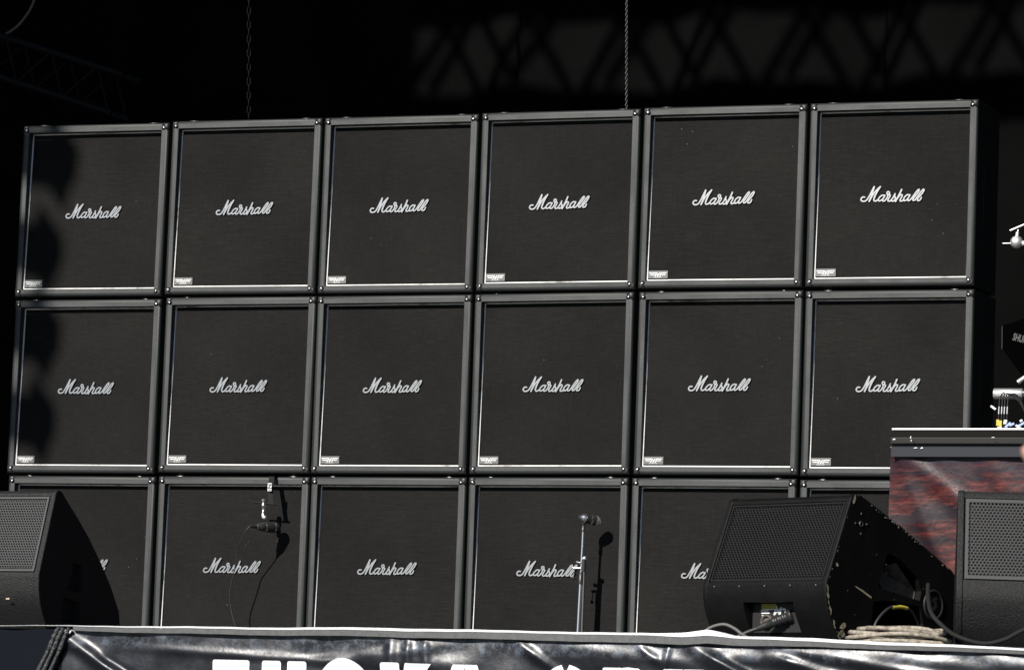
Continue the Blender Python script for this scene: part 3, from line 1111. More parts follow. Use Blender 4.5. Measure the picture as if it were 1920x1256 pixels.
def make_wedge(name, label, loc, rotz, W, prof, gi, paint, gmat, pitch, ratio, border, recess=0.012, squash=1.0, bev=0.004):
    """prof: (depth, height) outline, front nose at depth 0; gi: index pair of the grille edge"""
    t = thing(name, label, 'stage monitor', (loc[0], loc[1], FZ), RAD(rotz), 'wedge monitors along the stage edge')
    ck = 0.02
    core_p = inset_poly(prof, 0.003)
    a, b = gi
    pa_, pb_ = Vector(prof[a]), Vector(prof[b])
    dirv = (pb_ - pa_).normalized()
    nrm = Vector((dirv.y, -dirv.x))
    if nrm.x > 0:
        nrm = -nrm
    # sink the grille bay into the core
    bay0 = pa_ + dirv * 0.012
    bay1 = pb_ - dirv * 0.012
    lowi = list(core_p)
    new = []
    for i, p in enumerate(lowi):
        if i == a:
            seq = [p, tuple(Vector(p) + dirv * 0.010), tuple(bay0 - nrm * recess * 2), tuple(bay1 - nrm * recess * 2), tuple(Vector(lowi[b]) - dirv * 0.010)]
            new += seq if b > a else seq
        else:
            new.append(p)
    core = smooth(MB().prism(new, -W + ck - 0.001, -ck + 0.001).build('body', paint, t))
    panels = []
    for x0, x1 in ((-W, -W + ck), (-ck, 0.0)):
        panels.append(smooth(MB().prism(prof, x0, x1).build('side_panel', paint, t, bev, 3)))
    L = (bay1 - bay0).length - 0.004
    wi = W - 2 * ck - 0.006
    pl = perf_plate(wi, L, pitch, ratio, border, squash=squash)
    g = pl.build('grille', gmat, t)
    ang = math.atan2(dirv.x, dirv.y)
    o = bay0 + dirv * 0.002 - nrm * recess * 0.35
    g.location = (-W + ck + 0.003, o.x, o.y)
    g.rotation_euler = (-ang, 0, 0)
    return t, core, panels


# scuffed wedge in the middle, turned to show its right side
prof_c = [(0.0, 0.205), (0.105, 0.468), (0.122, 0.478), (0.152, 0.476), (0.345, 0.395), (0.585, 0.280), (0.62, 0.25), (0.62, 0.0), (0.105, 0.0), (0.075, 0.02), (0.038, 0.075), (0.012, 0.125), (0.0, 0.17)]
wc, core, panels = make_wedge('wedge_monitor', 'scuffed black wedge monitor with chipped edges and a cable plugged in front', (5.403, -5.65), -23.55, 0.496, rounded(prof_c, 8), (0, 1),
                              'wedge_paint', 'grille_mesh_dark', 0.0125, 0.74, 0.004, squash=0.72)
# the handle cut-outs run through the side panel and well into the body
op1 = [(0.275, 0.309), (0.30, 0.308), (0.35, 0.290), (0.422, 0.245), (0.441, 0.207), (0.433, 0.178), (0.239, 0.206)]
op2 = [(0.219, 0.163), (0.273, 0.170), (0.433, 0.162), (0.453, 0.111), (0.45, 0.05), (0.205, 0.05)]
for target, deep in ((panels[1], 0.05), (core, 0.10)):
    cs = []
    for op in (op1, op2):
        cc = MB().prism(op, -deep, 0.03).build('cutter', 'cavity_black')
        cc.matrix_world = Matrix.Translation((5.403, -5.65, FZ)) @ Matrix.Rotation(RAD(-23.55), 4, 'Z')
        cs.append(cc)
    if target is core:
        cc = MB().prism([(-0.05, 0.060), (0.055, 0.060), (0.055, 0.150), (-0.05, 0.152)], -0.335, -0.135).build('cutter', 'cavity_black')
        cc.matrix_world = Matrix.Translation((5.403, -5.65, FZ)) @ Matrix.Rotation(RAD(-23.55), 4, 'Z')
        cs.append(cc)
    cut(target, cs)
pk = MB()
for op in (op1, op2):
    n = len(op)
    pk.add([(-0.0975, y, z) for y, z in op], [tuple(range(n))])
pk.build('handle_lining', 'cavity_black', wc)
du = MB()
du.add([(-0.022, 0.345, 0.288), (-0.022, 0.437, 0.207), (-0.022, 0.431, 0.18), (-0.06, 0.335, 0.19), (-0.075, 0.31, 0.27), (-0.03, 0.415, 0.195)], [(0, 1, 5, 3, 4), (1, 2, 3, 5)])
du.build('inner_duct', 'worn_duct', wc)
dk = MB()
dk.lathe([(-0.01, 0.047), (0.003, 0.047), (0.004, 0.040), (-0.002, 0.038), (-0.002, 0.034), (0.001, 0.033), (0.001, 0.012), (-0.001, 0.0)], (0, 0.4985, 0.169), (1, 0, 0), 28)
dk.build('pole_socket', 'dark_plastic', wc)
sk = MB()
sk.lathe([(-0.004, 0.009), (0.002, 0.009), (0.002, 0.006), (-0.003, 0.005)], (0, 0.152, 0.391), (1, 0, 0), 12)
for a in range(4):
    sk.dome((0.0005, 0.152 + 0.026 * math.cos(a * 1.571), 0.391 + 0.03 * math.sin(a * 1.571)), 0.004, (1, 0, 0), 0.5)
sk.build('rigging_point', 'gunmetal', wc)
# connector panel
cp_ = MB()
cp_.box((-0.333, 0.050, 0.062), (-0.137, 0.054, 0.149))
cp_.build('connector_panel', 'label_black', wc)
MB().box((-0.296, 0.0475, 0.133), (-0.238, 0.0500, 0.148)).build('yellow_label', 'yellow_label', wc)
ln = MB()
for k in range(3):
    ln.box((-0.30 + 0.003 * k, 0.0478, 0.126 - k * 0.007), (-0.268 + 0.004 * (k % 2), 0.0499, 0.129 - k * 0.007))
ln.box((-0.296, 0.0478, 0.130), (-0.238, 0.0499, 0.1325))
ln.build('small_print', 'label_white', wc)
tm = text_mesh('M2', 0.040, 0.0006, 0.0010)
tm.materials.append(MATS['label_white'])
to = place('lettering', tm, wc)
to.location = (-0.222, 0.0490, 0.122)
to.rotation_euler = (RAD(90), RAD(14), 0)
sc_ = MB()
sc_.lathe([(0, 0.022), (0.010, 0.022), (0.010, 0.017), (0.002, 0.015)], (-0.272, 0.050, 0.094), (0, -1, 0), 16)
sc_.build('socket', 'worn_duct', wc)
pl_ = MB()
axis = Vector((-0.83, -0.42, -0.36)).normalized()
base = Vector((-0.172, 0.046, 0.112))
pl_.lathe([(0, 0.020), (0.012, 0.020), (0.013, 0.0165), (0.02, 0.0165), (0.021, 0.0185), (0.028, 0.0185), (0.029, 0.016), (0.036, 0.016), (0.037, 0.0175), (0.044, 0.0175), (0.045, 0.015),
           (0.052, 0.015), (0.053, 0.0165), (0.06, 0.0165), (0.062, 0.014), (0.085, 0.012), (0.115, 0.008)], base, axis, 16)
pl_.build('plug', 'black_plastic', wc)
e0 = base + axis * 0.11
MB().tube(catmull([e0, e0 + axis * 0.04, e0 + Vector((-0.09, -0.05, -0.045)), e0 + Vector((-0.16, -0.04, -0.055))], 6), 0.0065, 8).build('plug_cable', 'black_cable', wc)
# chips in the paint, baring wood
ch = MB()


def chip(c, ux, uy, nrm, r, n=7):
    c, ux, uy, nrm = Vector(c), Vector(ux), Vector(uy), Vector(nrm)
    vs = []
    for k in range(n):
        a = 2 * math.pi * k / n
        rr = r * random.uniform(0.45, 1.15)
        vs.append(c + (ux * math.cos(a) + uy * math.sin(a)) * rr + nrm * 0.0012)
    ch.add(vs, [tuple(range(n))])


edge = catmull([(0.075, 0.02, 0), (0.038, 0.075, 0), (0.012, 0.125, 0), (0.0, 0.17, 0), (0.0, 0.205, 0), (0.05, 0.33, 0), (0.105, 0.468, 0), (0.125, 0.474, 0)], 10)
for p in edge:
    if p.y < 0.2:
        if random.random() < 0.75:
            chip((0.0, p.x + 0.006 + random.random() * 0.008, p.y), (0, 0.5, 0.1), (0, -0.3, 1.2), (1, 0, 0), random.uniform(0.003, 0.008))
    elif random.random() < 0.16:
        chip((0.0, p.x + 0.008, p.y), (0, 0.6, 0), (0, 0.3, 1), (1, 0, 0), random.uniform(0.002, 0.004))
for k in range(6):
    chip((0.0, 0.075 + random.uniform(-0.012, 0.012), 0.075 + random.uniform(-0.02, 0.012)), (0, 1, 0), (0, 0, 1), (1, 0, 0), random.uniform(0.006, 0.013))
chip((0.0, 0.118, 0.462), (0, 0.5, 0.2), (0, 0.3, 1), (1, 0, 0), 0.016)
chip((0.0, 0.047, 0.262), (0, 1, 0), (0, 0, 1), (1, 0, 0), 0.007)
for k in range(30):
    f_ = random.random() ** 0.7
    y = 0.17 + f_ * 0.40
    z = (0.468 + (0.395 - 0.468) * (y - 0.17) / 0.175 if y < 0.345 else 0.395 + (0.28 - 0.395) * (y - 0.345) / 0.24) - random.uniform(0.003, 0.012)
    chip((0.0, y, z), (0, 1, 0), (0, 0, 1), (1, 0, 0), random.uniform(0.0012, 0.0042))
for k in range(20):
    chip((0.0, random.uniform(0.05, 0.5), random.uniform(0.06, 0.33)), (0, 1, 0), (0, 0, 1), (1, 0, 0), random.uniform(0.0008, 0.0022))
ch.build('paint_chips', 'bare_wood', wc)['kind'] = 'stuff'
MB().add([(0.0012, 0.128, 0.204), (0.0012, 0.135, 0.2035), (0.0012, 0.168, 0.193), (0.0012, 0.208, 0.176), (0.0012, 0.206, 0.171), (0.0012, 0.165, 0.188), (0.0012, 0.14, 0.198)], [(0, 1, 2, 3, 4, 5, 6)]).build('scratch', 'bare_wood', wc)
# loop of cable with yellow tape in the handle
MB().tube(catmull([(0.004, 0.215, 0.06), (0.006, 0.225, 0.10), (0.01, 0.262, 0.137), (0.012, 0.30, 0.152), (0.012, 0.365, 0.150), (0.008, 0.41, 0.12), (0.002, 0.43, 0.09)], 6), 0.0045, 8).build('handle_cable', 'black_cable', wc)
MB().tube(catmull([(0.0115, 0.292, 0.1495), (0.012, 0.33, 0.153), (0.0122, 0.36, 0.1505)], 6), 0.0058, 8).build('tape_band', 'yellow_tape', wc)
sw = MB()
for k in range(5):
    sw.dome((-0.45 + k * 0.102, 0.001, 0.199), 0.0032, (0, -1, 0), 0.5)
sw.build('screw', 'gunmetal', wc)

# smooth wedge at far left
prof_l = [(0.0, 0.205), (0.078, 0.478), (0.09, 0.488), (0.112, 0.485), (0.16, 0.447), (0.215, 0.405), (0.286, 0.345), (0.362, 0.270), (0.428, 0.195), (0.482, 0.118), (0.493, 0.07), (0.487, 0.035), (0.47, 0.0), (0.09, 0.0), (0.06, 0.035), (0.022, 0.10), (0.005, 0.15)]
wl, core, panels = make_wedge('wedge_monitor', 'black wedge monitor at far left, its plain dark side toward us', (2.702, -5.5), -6.55, 0.56, rounded(prof_l, 13), (0, 1),
                              'wedge_paint_rough', 'grille_steel', 0.0100, 0.72, 0.007, recess=0.004)
cs = []
cs_ = []
for op in ([(0.20, 0.26), (0.25, 0.25), (0.25, 0.16), (0.17, 0.17)], [(0.15, 0.145), (0.25, 0.13), (0.25, 0.06), (0.14, 0.06)]):
    cc = MB().prism(op, -0.06, 0.03).build('cutter', 'cavity_black')
    cc.matrix_world = Matrix.Translation((2.702, -5.5, FZ)) @ Matrix.Rotation(RAD(-6.55), 4, 'Z')
    cs.append(cc)
cut(panels[1], cs)
MB().add([(-0.12, -0.004, 0.13), (-0.107, -0.004, 0.131), (-0.105, -0.006, 0.126), (-0.118, -0.006, 0.125)], [(0, 1, 2, 3)]).build('scratch', 'bare_wood', wl)

# perforated wedge at far right
prof_r = [(0.0, 0.205), (0.085, 0.470), (0.098, 0.482), (0.122, 0.480), (0.30, 0.41), (0.50, 0.28), (0.53, 0.25), (0.53, 0.0), (0.10, 0.0), (0.065, 0.02), (0.03, 0.07), (0.008, 0.12), (-0.004, 0.165)]
wr, core, panels = make_wedge('wedge_monitor', 'black wedge monitor at far right with a sunlit perforated grille', (5.83 + 0.59 * math.cos(RAD(16.4)), -5.75 + 0.59 * math.sin(RAD(16.4))), 16.4, 0.59, rounded(prof_r, 8), (0, 1),
                              'wedge_paint_rough', 'grille_steel', 0.0106, 0.76, 0.010, recess=0.005)

# ------------------------------------------------------------------ cables lying by the wedges
coil = MB()
for k in range(5):
    zc = FZ + 0.008 + 0.0125 * k
    pts = []
    rx, ry = 0.17 - 0.012 * k + random.uniform(-0.01, 0.01), 0.10
    ph = random.random() * 6
    for a in range(28):
        th = 2 * math.pi * a / 28
        pts.append((5.675 + 0.01 * random.uniform(-1, 1) + rx * math.cos(th), -5.80 + ry * math.sin(th) * (1 - 0.1 * k), zc + 0.006 * math.sin(2 * th + ph) + 0.012 * max(0, math.sin(th + ph)) * (k > 1)))
    coil.tube(pts, 0.0068, 7, closed=True)
tag(coil.build('cable_coil', 'beige_cable'), 'flat coil of dirty beige cable by the scuffed wedge monitor', 'cable')
tag(MB().tube(catmull([(5.757, -5.79, 0.02), (5.772, -5.84, -0.015), (5.80, -5.905, -0.065), (5.835, -5.925, -0.10), (5.885, -5.93, -0.134), (5.961, -5.93, -0.154), (6.024, -5.93, -0.143), (6.075, -5.93, -0.117), (6.2, -5.93, -0.06), (6.4, -5.9, -0.1), (6.6, -5.85, FZ + 0.01)], 8), 0.0066, 8)
    .build('drooping_cable', 'rubber'), 'thick black cable drooping before the far right wedge monitor', 'cable')
tag(MB().tube(catmull([(5.085, -5.90, FZ + 0.008), (5.118, -5.92, -0.137), (5.143, -5.92, -0.120), (5.18, -5.92, -0.112), (5.213, -5.92, -0.124), (5.245, -5.92, -0.145), (5.30, -5.90, FZ + 0.008), (5.4, -5.88, FZ + 0.008)], 8), 0.005, 8)
    .build('arched_cable', 'grey_cable'), 'short grey cable arching over the white fold at the stage edge', 'cable')

# ------------------------------------------------------------------ hanging microphone
hm = thing('hanging_microphone', 'black microphone hung on a taped strap before the lower cabinets', 'microphone', (1.011, -0.075, 0.806))
HO = Vector((1.05, -0.16, 0.8))


def L(x, y, z):
    return (x - HO.x, y - HO.y, z - HO.z)


st = MB()
for (a, b) in (((1.030, -0.115, 0.812), (1.040, -0.150, 0.75)), ((1.040, -0.150, 0.75), (1.052, -0.160, 0.685))):
    a, b = Vector(L(*a)), Vector(L(*b))
    w_ = Vector((0.0115, 0.004, 0))
    th = Vector((0, 0.003, 0))
    vs = [a - w_, a + w_, b + w_, b - w_]
    st.add(vs + [p + th for p in vs], [(0, 1, 2, 3), (7, 6, 5, 4), (0, 4, 5, 1), (1, 5, 6, 2), (2, 6, 7, 3), (3, 7, 4, 0)])
st.add([L(1.020, 0.02, 0.8185), L(1.042, 0.02, 0.8185), L(1.042, -0.115, 0.8135), L(1.020, -0.115, 0.8125)], [(0, 1, 2, 3)])
st.build('strap', 'rubber', hm)
lb_ = MB().box(L(1.034, -0.1645, 0.742), L(1.053, -0.1600, 0.778)).build('strap_label', 'label_white', hm)
tz = text_mesh('Z', 0.026, 0.0004, 0.0008)
tz.materials.append(MATS['label_black'])
tzo = place('lettering', tz, lb_)
tzo.location = L(1.0435, -0.1655, 0.7625)
tzo.rotation_euler = (RAD(90), 0, 0)
MB().box(L(1.037, -0.1655, 0.7455), L(1.050, -0.1648, 0.7495)).build('printed_bar', 'label_black', lb_)
MB().tube([L(0.968, -0.163, 0.692), L(1.072, -0.158, 0.682)], 0.0046, 8).build('crossbar', 'rubber', hm)
MB().lathe([(0, 0.012), (0.013, 0.012), (0.014, 0.010), (0.02, 0.010), (0.021, 0.0115), (0.034, 0.0115), (0.035, 0.009), (0.06, 0.009), (0.061, 0.011), (0.085, 0.010)], L(1.016, -0.162, 0.704), (0.02, 0, -1), 12).build('swivel', 'chrome', hm)
MB().dome(L(1.026, -0.166, 0.622), 0.010, (0.3, -1, 0.2), 0.9).build('knob', 'brushed_metal', hm)
mx = Vector((0.48, 0.87, 0.03)).normalized()
MB().lathe([(0, 0.010), (0.016, 0.012), (0.02, 0.0175), (0.045, 0.0205), (0.050, 0.0205)], L(1.006, -0.218, 0.577), mx, 16).build('rear_body', 'black_plastic', hm)
MB().lathe([(0, 0.0222), (0.005, 0.0222)], Vector(L(1.006, -0.218, 0.577)) + mx * 0.050, mx, 16).build('ring', 'chrome', hm)
MB().lathe([(0, 0.0215), (0.02, 0.0245), (0.046, 0.0255), (0.056, 0.0255), (0.064, 0.022), (0.070, 0.012)], Vector(L(1.006, -0.218, 0.577)) + mx * 0.058, mx, 16).build('head', 'black_plastic', hm)
MB().lathe([(0, 0.0262), (0.003, 0.0262)], Vector(L(1.006, -0.218, 0.577)) + mx * 0.10, mx, 16).build('ring', 'chrome', hm)
MB().lathe([(0, 0.0125), (0.006, 0.0125)], Vector(L(1.006, -0.218, 0.577)) + mx * 0.006, mx, 14).build('ring', 'chrome', hm)
MB().lathe([(0, 0.0095), (-0.02, 0.007), (-0.03, 0.004)], L(1.006, -0.218, 0.577), mx, 12).build('plug', 'black_plastic', hm)
MB().tube(catmull([L(0.992, -0.244, 0.576), L(0.975, -0.25, 0.556), L(0.945, -0.24, 0.506), L(0.926, -0.225, 0.462), L(0.914, -0.215, 0.40), L(0.897, -0.21, 0.335), L(0.886, -0.205, 0.28), L(0.890, -0.20, 0.22), L(0.91, -0.20, 0.15), L(0.95, -0.2, 0.06), L(1.01, -0.24, 0.008)], 8), 0.0028, 6).build('cable', 'black_cable', hm)

# ------------------------------------------------------------------ microphone on a chrome stand
ms = thing('microphone_stand', 'chrome microphone stand before the fourth cabinet of the bottom row', 'microphone stand', (2.525, -0.1, 0.0))
MO = Vector((2.525, -0.1, 0.0))
K = lambda x, y, z: (x - MO.x, y - MO.y, z)
MB().lathe([(0, 0.11), (0.012, 0.11), (0.022, 0.03), (0.03, 0.016)], (0, 0, 0.001), (0, 0, 1), 20).build('base', 'black_plastic', ms)
MB().tube([(0, 0, 0.02), K(2.532, -0.1, 0.36)], 0.0075, 12).build('lower_tube', 'chrome', ms)
MB().tube([K(2.544, -0.094, 0.02), K(2.545, -0.094, 0.43)], 0.0065, 10).build('rear_tube', 'gunmetal', ms)
MB().tube([K(2.532, -0.1, 0.36), K(2.5365, -0.1, 0.585)], 0.0058, 12).build('upper_tube', 'chrome', ms)
MB().lathe([(0, 0.011), (0.05, 0.011), (0.052, 0.008)], K(2.532, -0.1, 0.345), (0.02, 0, 1), 12).build('clutch', 'black_plastic', ms)
MB().lathe([(0, 0.0095), (0.06, 0.0095)], K(2.543, -0.095, 0.40), (0, 0, 1), 12).build('clamp', 'black_plastic', ms)
MB().tube([K(2.532, -0.1, 0.455), K(2.553, -0.106, 0.458)], 0.0045, 8).dome(K(2.551, -0.106, 0.458), 0.010, (0.9, -0.4, 0), 0.8).build('thumb_screw', 'brushed_metal', ms)
MB().tube([K(2.535, -0.104, 0.438), K(2.513, -0.106, 0.440)], 0.006, 8).dome(K(2.515, -0.106, 0.440), 0.009, (-0.9, -0.4, 0), 0.8).build('thumb_screw', 'gunmetal', ms)
MB().tube([K(2.535, -0.108, 0.4135), K(2.500, -0.110, 0.4150)], 0.0055, 8).build('clutch_bar', 'chrome', ms)
lv = MB().tube([K(2.508, -0.11, 0.412), K(2.503, -0.112, 0.372)], 0.0022, 6)
lv.dome(K(2.503, -0.1135, 0.370), 0.0078, (0, -1, 0), 1.0).dome(K(2.503, -0.1135, 0.370), 0.0078, (0, 1, 0), 1.0)
lv.build('lever', 'black_plastic', ms)
MB().lathe([(0, 0.0095), (0.018, 0.0095), (0.02, 0.0075), (0.03, 0.0075), (0.032, 0.009), (0.042, 0.009)], K(2.5365, -0.1, 0.575), (0.03, 0, 1), 12).build('clip', 'black_plastic', ms)
m2 = thing('stand_microphone', 'stubby microphone clipped on top of the chrome stand', 'microphone', (2.54, -0.115, 0.625))
mx = Vector((0.62, 0.72, -0.16)).normalized()
q0 = Vector((-0.004, 0, 0.012))
MB().lathe([(-0.016, 0.008), (-0.004, 0.011), (0.0, 0.016), (0.014, 0.0195)], q0, mx, 18).build('rear_cap', 'chrome', m2)
MB().lathe([(0.014, 0.0205), (0.040, 0.0215)], q0, mx, 18).build('body', 'black_plastic', m2)
MB().lathe([(0.040, 0.0228), (0.048, 0.0228)], q0, mx, 18).build('ring', 'chrome', m2)
MB().lathe([(0.048, 0.0218), (0.066, 0.0222)], q0, mx, 18).build('body', 'black_plastic', m2)
MB().lathe([(0.066, 0.0232), (0.073, 0.0228), (0.085, 0.017), (0.091, 0.008)], q0, mx, 18).build('head', 'brushed_metal', m2)

# ------------------------------------------------------------------ drum riser with printed skirt
dr = thing('drum_riser', 'drum riser with metal rails and a red sunset cloud print on its front', 'stage riser', (4.266, -1.2, FZ))
zz = lambda z: z - FZ
MB().box((0, 0.03, 0.0), (4.2, 1.9, zz(0.80))).build('frame', 'dark_plastic', dr)
MB().box((0, 0.006, zz(0.845)), (4.2, 1.9, zz(0.912))).build('deck', 'stage_ply', dr)
MB().box((-0.003, -0.004, zz(0.9155)), (4.2, 0.05, zz(0.9225))).build('edge_strip', 'brushed_metal', dr, 0.0015)
MB().box((-0.001, 0.0, zz(0.887)), (4.2, 0.03, zz(0.9150))).build('upper_rail', 'riser_rail', dr, 0.002)
rl = MB().box((-0.006, -0.012, zz(0.8585)), (4.2, 0.024, zz(0.8865))).build('lower_rail', 'riser_extrusion', dr, 0.004)
MB().tube([(-0.004, -0.004, zz(0.8445)), (4.2, -0.004, zz(0.8435))], 0.0055, 8).build('skirt_rod', 'gunmetal', dr)
sk_v, sk_f = [], []
nxs, nzs = 170, 40
for j in range(nzs + 1):
    z = 0.842 + (FZ + 0.003 - 0.842) * j / nzs
    for i in range(nxs + 1):
        x = -0.006 + 3.4 * i / nxs - 0.012 * j / nzs
        y = -0.004 + 0.006 * math.sin(x * 6 + z * 3)
        d = abs((x - 0.02) - (0.84 - z) * 0.42) / 0.018
        y -= 0.008 * math.exp(-d * d)
        d = abs((x - 0.05) - (0.82 - z) * 1.25) / 0.05
        y -= 0.014 * math.exp(-d * d)
        y -= 0.004 * math.sin(x * 31 + z * 17) * math.exp(-((x - 0.25) / 0.3) ** 2)
        sk_v.append((x, min(y, 0.02), zz(z)))
for j in range(nzs):
    for i in range(nxs):
        a = j * (nxs + 1) + i
        sk_f.append((a, a + 1, a + nxs + 2, a + nxs + 1))
nb = MB()
nb.add(sk_v, sk_f, True)
skirt = nb.build('printed_skirt', 'cloud_print', dr)
hb = MB()
hv = []
for i in range(nxs + 1):
    x = 0.006 + 3.4 * i / nxs
    y = -0.034 + 0.003 * math.sin(x * 6)
    hv += [(x, y + 0.006, zz(0.8475)), (x, y - 0.002, zz(0.843)), (x, y - 0.001, zz(0.806))]
hb.add(hv, [(3 * i + k, 3 * i + 3 + k, 3 * i + 4 + k, 3 * i + 1 + k) for i in range(nxs) for k in range(2)], False)
hb.build('skirt_hem', 'riser_hem', dr)
sf = MB()
for (x, z, w_, h_) in ((0.012, 0.873, 0.012, 0.006), (0.085, 0.878, 0.004, 0.012), (0.088, 0.866, 0.003, 0.010), (0.10, 0.8392, 0.016, 0.004), (0.128, 0.838, 0.012, 0.006), (0.42, 0.882, 0.014, 0.003)):
    sf.add([(x, -0.0385, zz(z)), (x + w_, -0.0385, zz(z + h_ * 0.2)), (x + w_ * 0.8, -0.0385, zz(z + h_)), (x + w_ * 0.1, -0.0385, zz(z + h_ * 0.5))], [(0, 1, 2, 3)])
sf.build('scuffs', 'letter_white', dr)['kind'] = 'stuff'

# ------------------------------------------------------------------ things on the riser
an = thing('antenna_paddle', 'flat black paddle antenna with grey lettering above the riser', 'antenna', (4.63, -0.9, 1.32))
ap = [(0.0, 0.052), (0.090, 0.084), (0.23, 0.084), (0.30, 0.02), (0.30, -0.08), (0.21, -0.24), (0.13, -0.24), (0.094, -0.166), (0.002, -0.046)]
n = len(ap)
MB().add([(x, 0, z) for x, z in ap] + [(x, 0.006, z) for x, z in ap], [tuple(range(n)), tuple(reversed(range(n, 2 * n)))] + [(i, (i + 1) % n, n + (i + 1) % n, n + i) for i in range(n)]).build('board', 'antenna_board', an)
MB().tube([(-0.001, 0.003, -0.044), (-0.002, 0.003, 0.05)], 0.0012, 6).build('edge_wire', 'gunmetal', an)
tm = text_mesh('SHURE', 0.040, 0.0004, 0.0014)
tm.materials.append(MATS['print_grey'])
to = place('lettering', tm, an)
to.location = (0.075, -0.0008, -0.002)
to.scale = (0.55, 1, 1)
to.rotation_euler = (RAD(90), RAD(14), 0)
MB().tube([(0.17, 0.01, -0.23), (0.17, 0.01, zz(0.0) - 1.32 + FZ + 0.925)], 0.009, 10).build('mount_pole', 'black_plastic', an)
an.rotation_euler = (0, 0, RAD(12))

cbl = thing('chrome_rack_bar', 'short chrome bar draped with thin cables on the riser', 'pipe', (4.60, -0.9, 1.093))
MB().lathe([(0, 0.021), (0.002, 0.0225), (0.118, 0.0225), (0.12, 0.021)], (0, 0, 0), (1, 0.05, 0), 18).build('bar', 'brushed_metal', cbl)
MB().lathe([(0.12, 0.021), (0.16, 0.021)], (0, 0, 0), (1, 0.05, 0), 18).build('end_cap', 'black_plastic', cbl)
MB().tube([(0.145, 0.007, 0.0), (0.145, 0.02, -0.166)], 0.011, 10).build('support', 'black_plastic', cbl)
MB().tube([(0.105, -0.02, 0.045), (0.15, -0.02, 0.075)], 0.010, 8).build('arm', 'brushed_metal', cbl)
for k, x in enumerate((0.030, 0.042, 0.053, 0.065)):
    pts = [(x - 0.003, -0.024, -0.168 + 0.02 * (k == 3)), (x - 0.002, -0.026, -0.12), (x, -0.026, -0.06), (x + 0.002, -0.025, -0.02), (x + 0.014, -0.024, 0.002 - 0.002 * k), (x + 0.03, -0.022, -0.003), (0.105 + 0.004 * k, -0.01, -0.03), (0.13, 0.01, -0.08)]
    MB().tube(catmull(pts, 6), 0.0023, 6).build('thin_cable', 'black_cable', cbl)
    MB().tube([(x - 0.001, -0.0265, -0.085), (x, -0.0265, -0.055)], 0.0031, 6).build('sleeve', 'brushed_metal', cbl)
for x, z in ((0.027, -0.121), (0.0385, -0.125)):
    MB().box((x - 0.006, -0.032, z - 0.013), (x + 0.006, -0.021, z + 0.013)).build('tape_flag', 'yellow_tape', cbl, 0.001)
cl = thing('clip_box', 'small bundle of blue and white clips lying on the riser', 'clips', (4.722, -1.165, 0.9235))
for (x, z, a, w_, mt) in ((0.012, 0.016, 40, 0.03, 'blue_plastic'), (0.028, 0.018, 25, 0.022, 'blue_plastic'), (0.07, 0.02, 30, 0.035, 'blue_plastic'), (0.002, 0.032, 0, 0.014, 'label_white'), (0.0, 0.024, 8, 0.013, 'label_white'),
                         (0.055, 0.008, -35, 0.026, 'label_white'), (-0.022, 0.004, 0, 0.018, 'label_white'), (-0.05, 0.085, -35, 0.026, 'brushed_metal'), (0.066, 0.033, 20, 0.012, 'label_white')):
    MB().box((-w_ / 2, -0.006, -0.0045), (w_ / 2, 0.006, 0.0045), Matrix.Rotation(RAD(-a), 3, 'Y'), (x, 0, z)).build('clip', mt, cl, 0.002)

cs_ = thing('drum_hardware', 'gleaming chrome clamp and rod of drum hardware at right edge', 'drum hardware', (4.86, -0.9, 0.9235))
Q = lambda x, y, z: (x - 4.86, y + 0.9, z - 0.9235)
MB().tube([Q(4.86, -0.9, 0.9235), Q(4.86, -0.9, 1.74)], 0.0125, 12).build('stand_tube', 'satin_chrome', cs_)
MB().tube([Q(4.86, -0.9, 1.72), Q(4.69, -0.905, 1.705)], 0.011, 12).build('arm', 'satin_chrome', cs_)
bl = MB()
bl.dome(Q(4.683, -0.91, 1.712), 0.026, (0, -1, 0.1), 1.0, 14, 6).dome(Q(4.683, -0.91, 1.712), 0.026, (0, 1, -0.1), 1.0, 14, 6)
bl.build('ball_clamp', 'satin_chrome', cs_)
MB().lathe([(0, 0.006), (0.018, 0.008), (0.02, 0.003), (0.03, 0.003)], Q(4.683, -0.91, 1.733), (0.2, 0, 1), 12).build('wing_nut', 'satin_chrome', cs_)
MB().tube([Q(4.652, -0.9, 1.761), Q(4.75, -0.9, 1.800)], 0.0042, 8).build('rod', 'satin_chrome', cs_)
MB().tube([Q(4.66, -0.905, 1.708), Q(4.625, -0.908, 1.7075)], 0.0026, 8).build('pin', 'satin_chrome', cs_)
MB().tube([Q(4.75, -0.9, 1.800), Q(4.86, -0.9, 1.74)], 0.008, 8).build('strut', 'satin_chrome', cs_)

# ------------------------------------------------------------------ hanging chains, truss and cable up behind


def link_mesh(w, h, r, mt):
    pts = []
    a = w / 2 - r
    s = h / 2 - r - a
    for k in range(5):
        th = math.pi * k / 4
        pts.append((a * math.cos(th), 0, s + a * math.sin(th)))
    for k in range(5):
        th = math.pi + math.pi * k / 4
        pts.append((a * math.cos(th), 0, -s + a * math.sin(th)))
    me = MB().tube(pts, r, 5, closed=True).mesh('link')
    me.materials.append(MATS[mt])
    return me


def chain(label, x, y, z0, z1, pitch, w, h, r, lean=0.0, twist=35, mt='chain_steel'):
    t = thing('hoist_chain', label, 'chain', (x, y, z0), 0, 'chains hanging behind the cabinets')
    me = link_mesh(w, h, r, mt)
    n = int((z1 - z0) / pitch)
    for i in range(n):
        o = place('link', me, t)
        o.location = (lean * i * pitch, 0, i * pitch)
        o.rotation_euler = (0, 0, RAD(twist + (90 if i % 2 else 0)))
    MB().tube([(lean * n * pitch, 0, z1 - z0), (lean * n * pitch, 0, 11 - z0)], w * 0.35, 6).build('upper_run', mt, t)


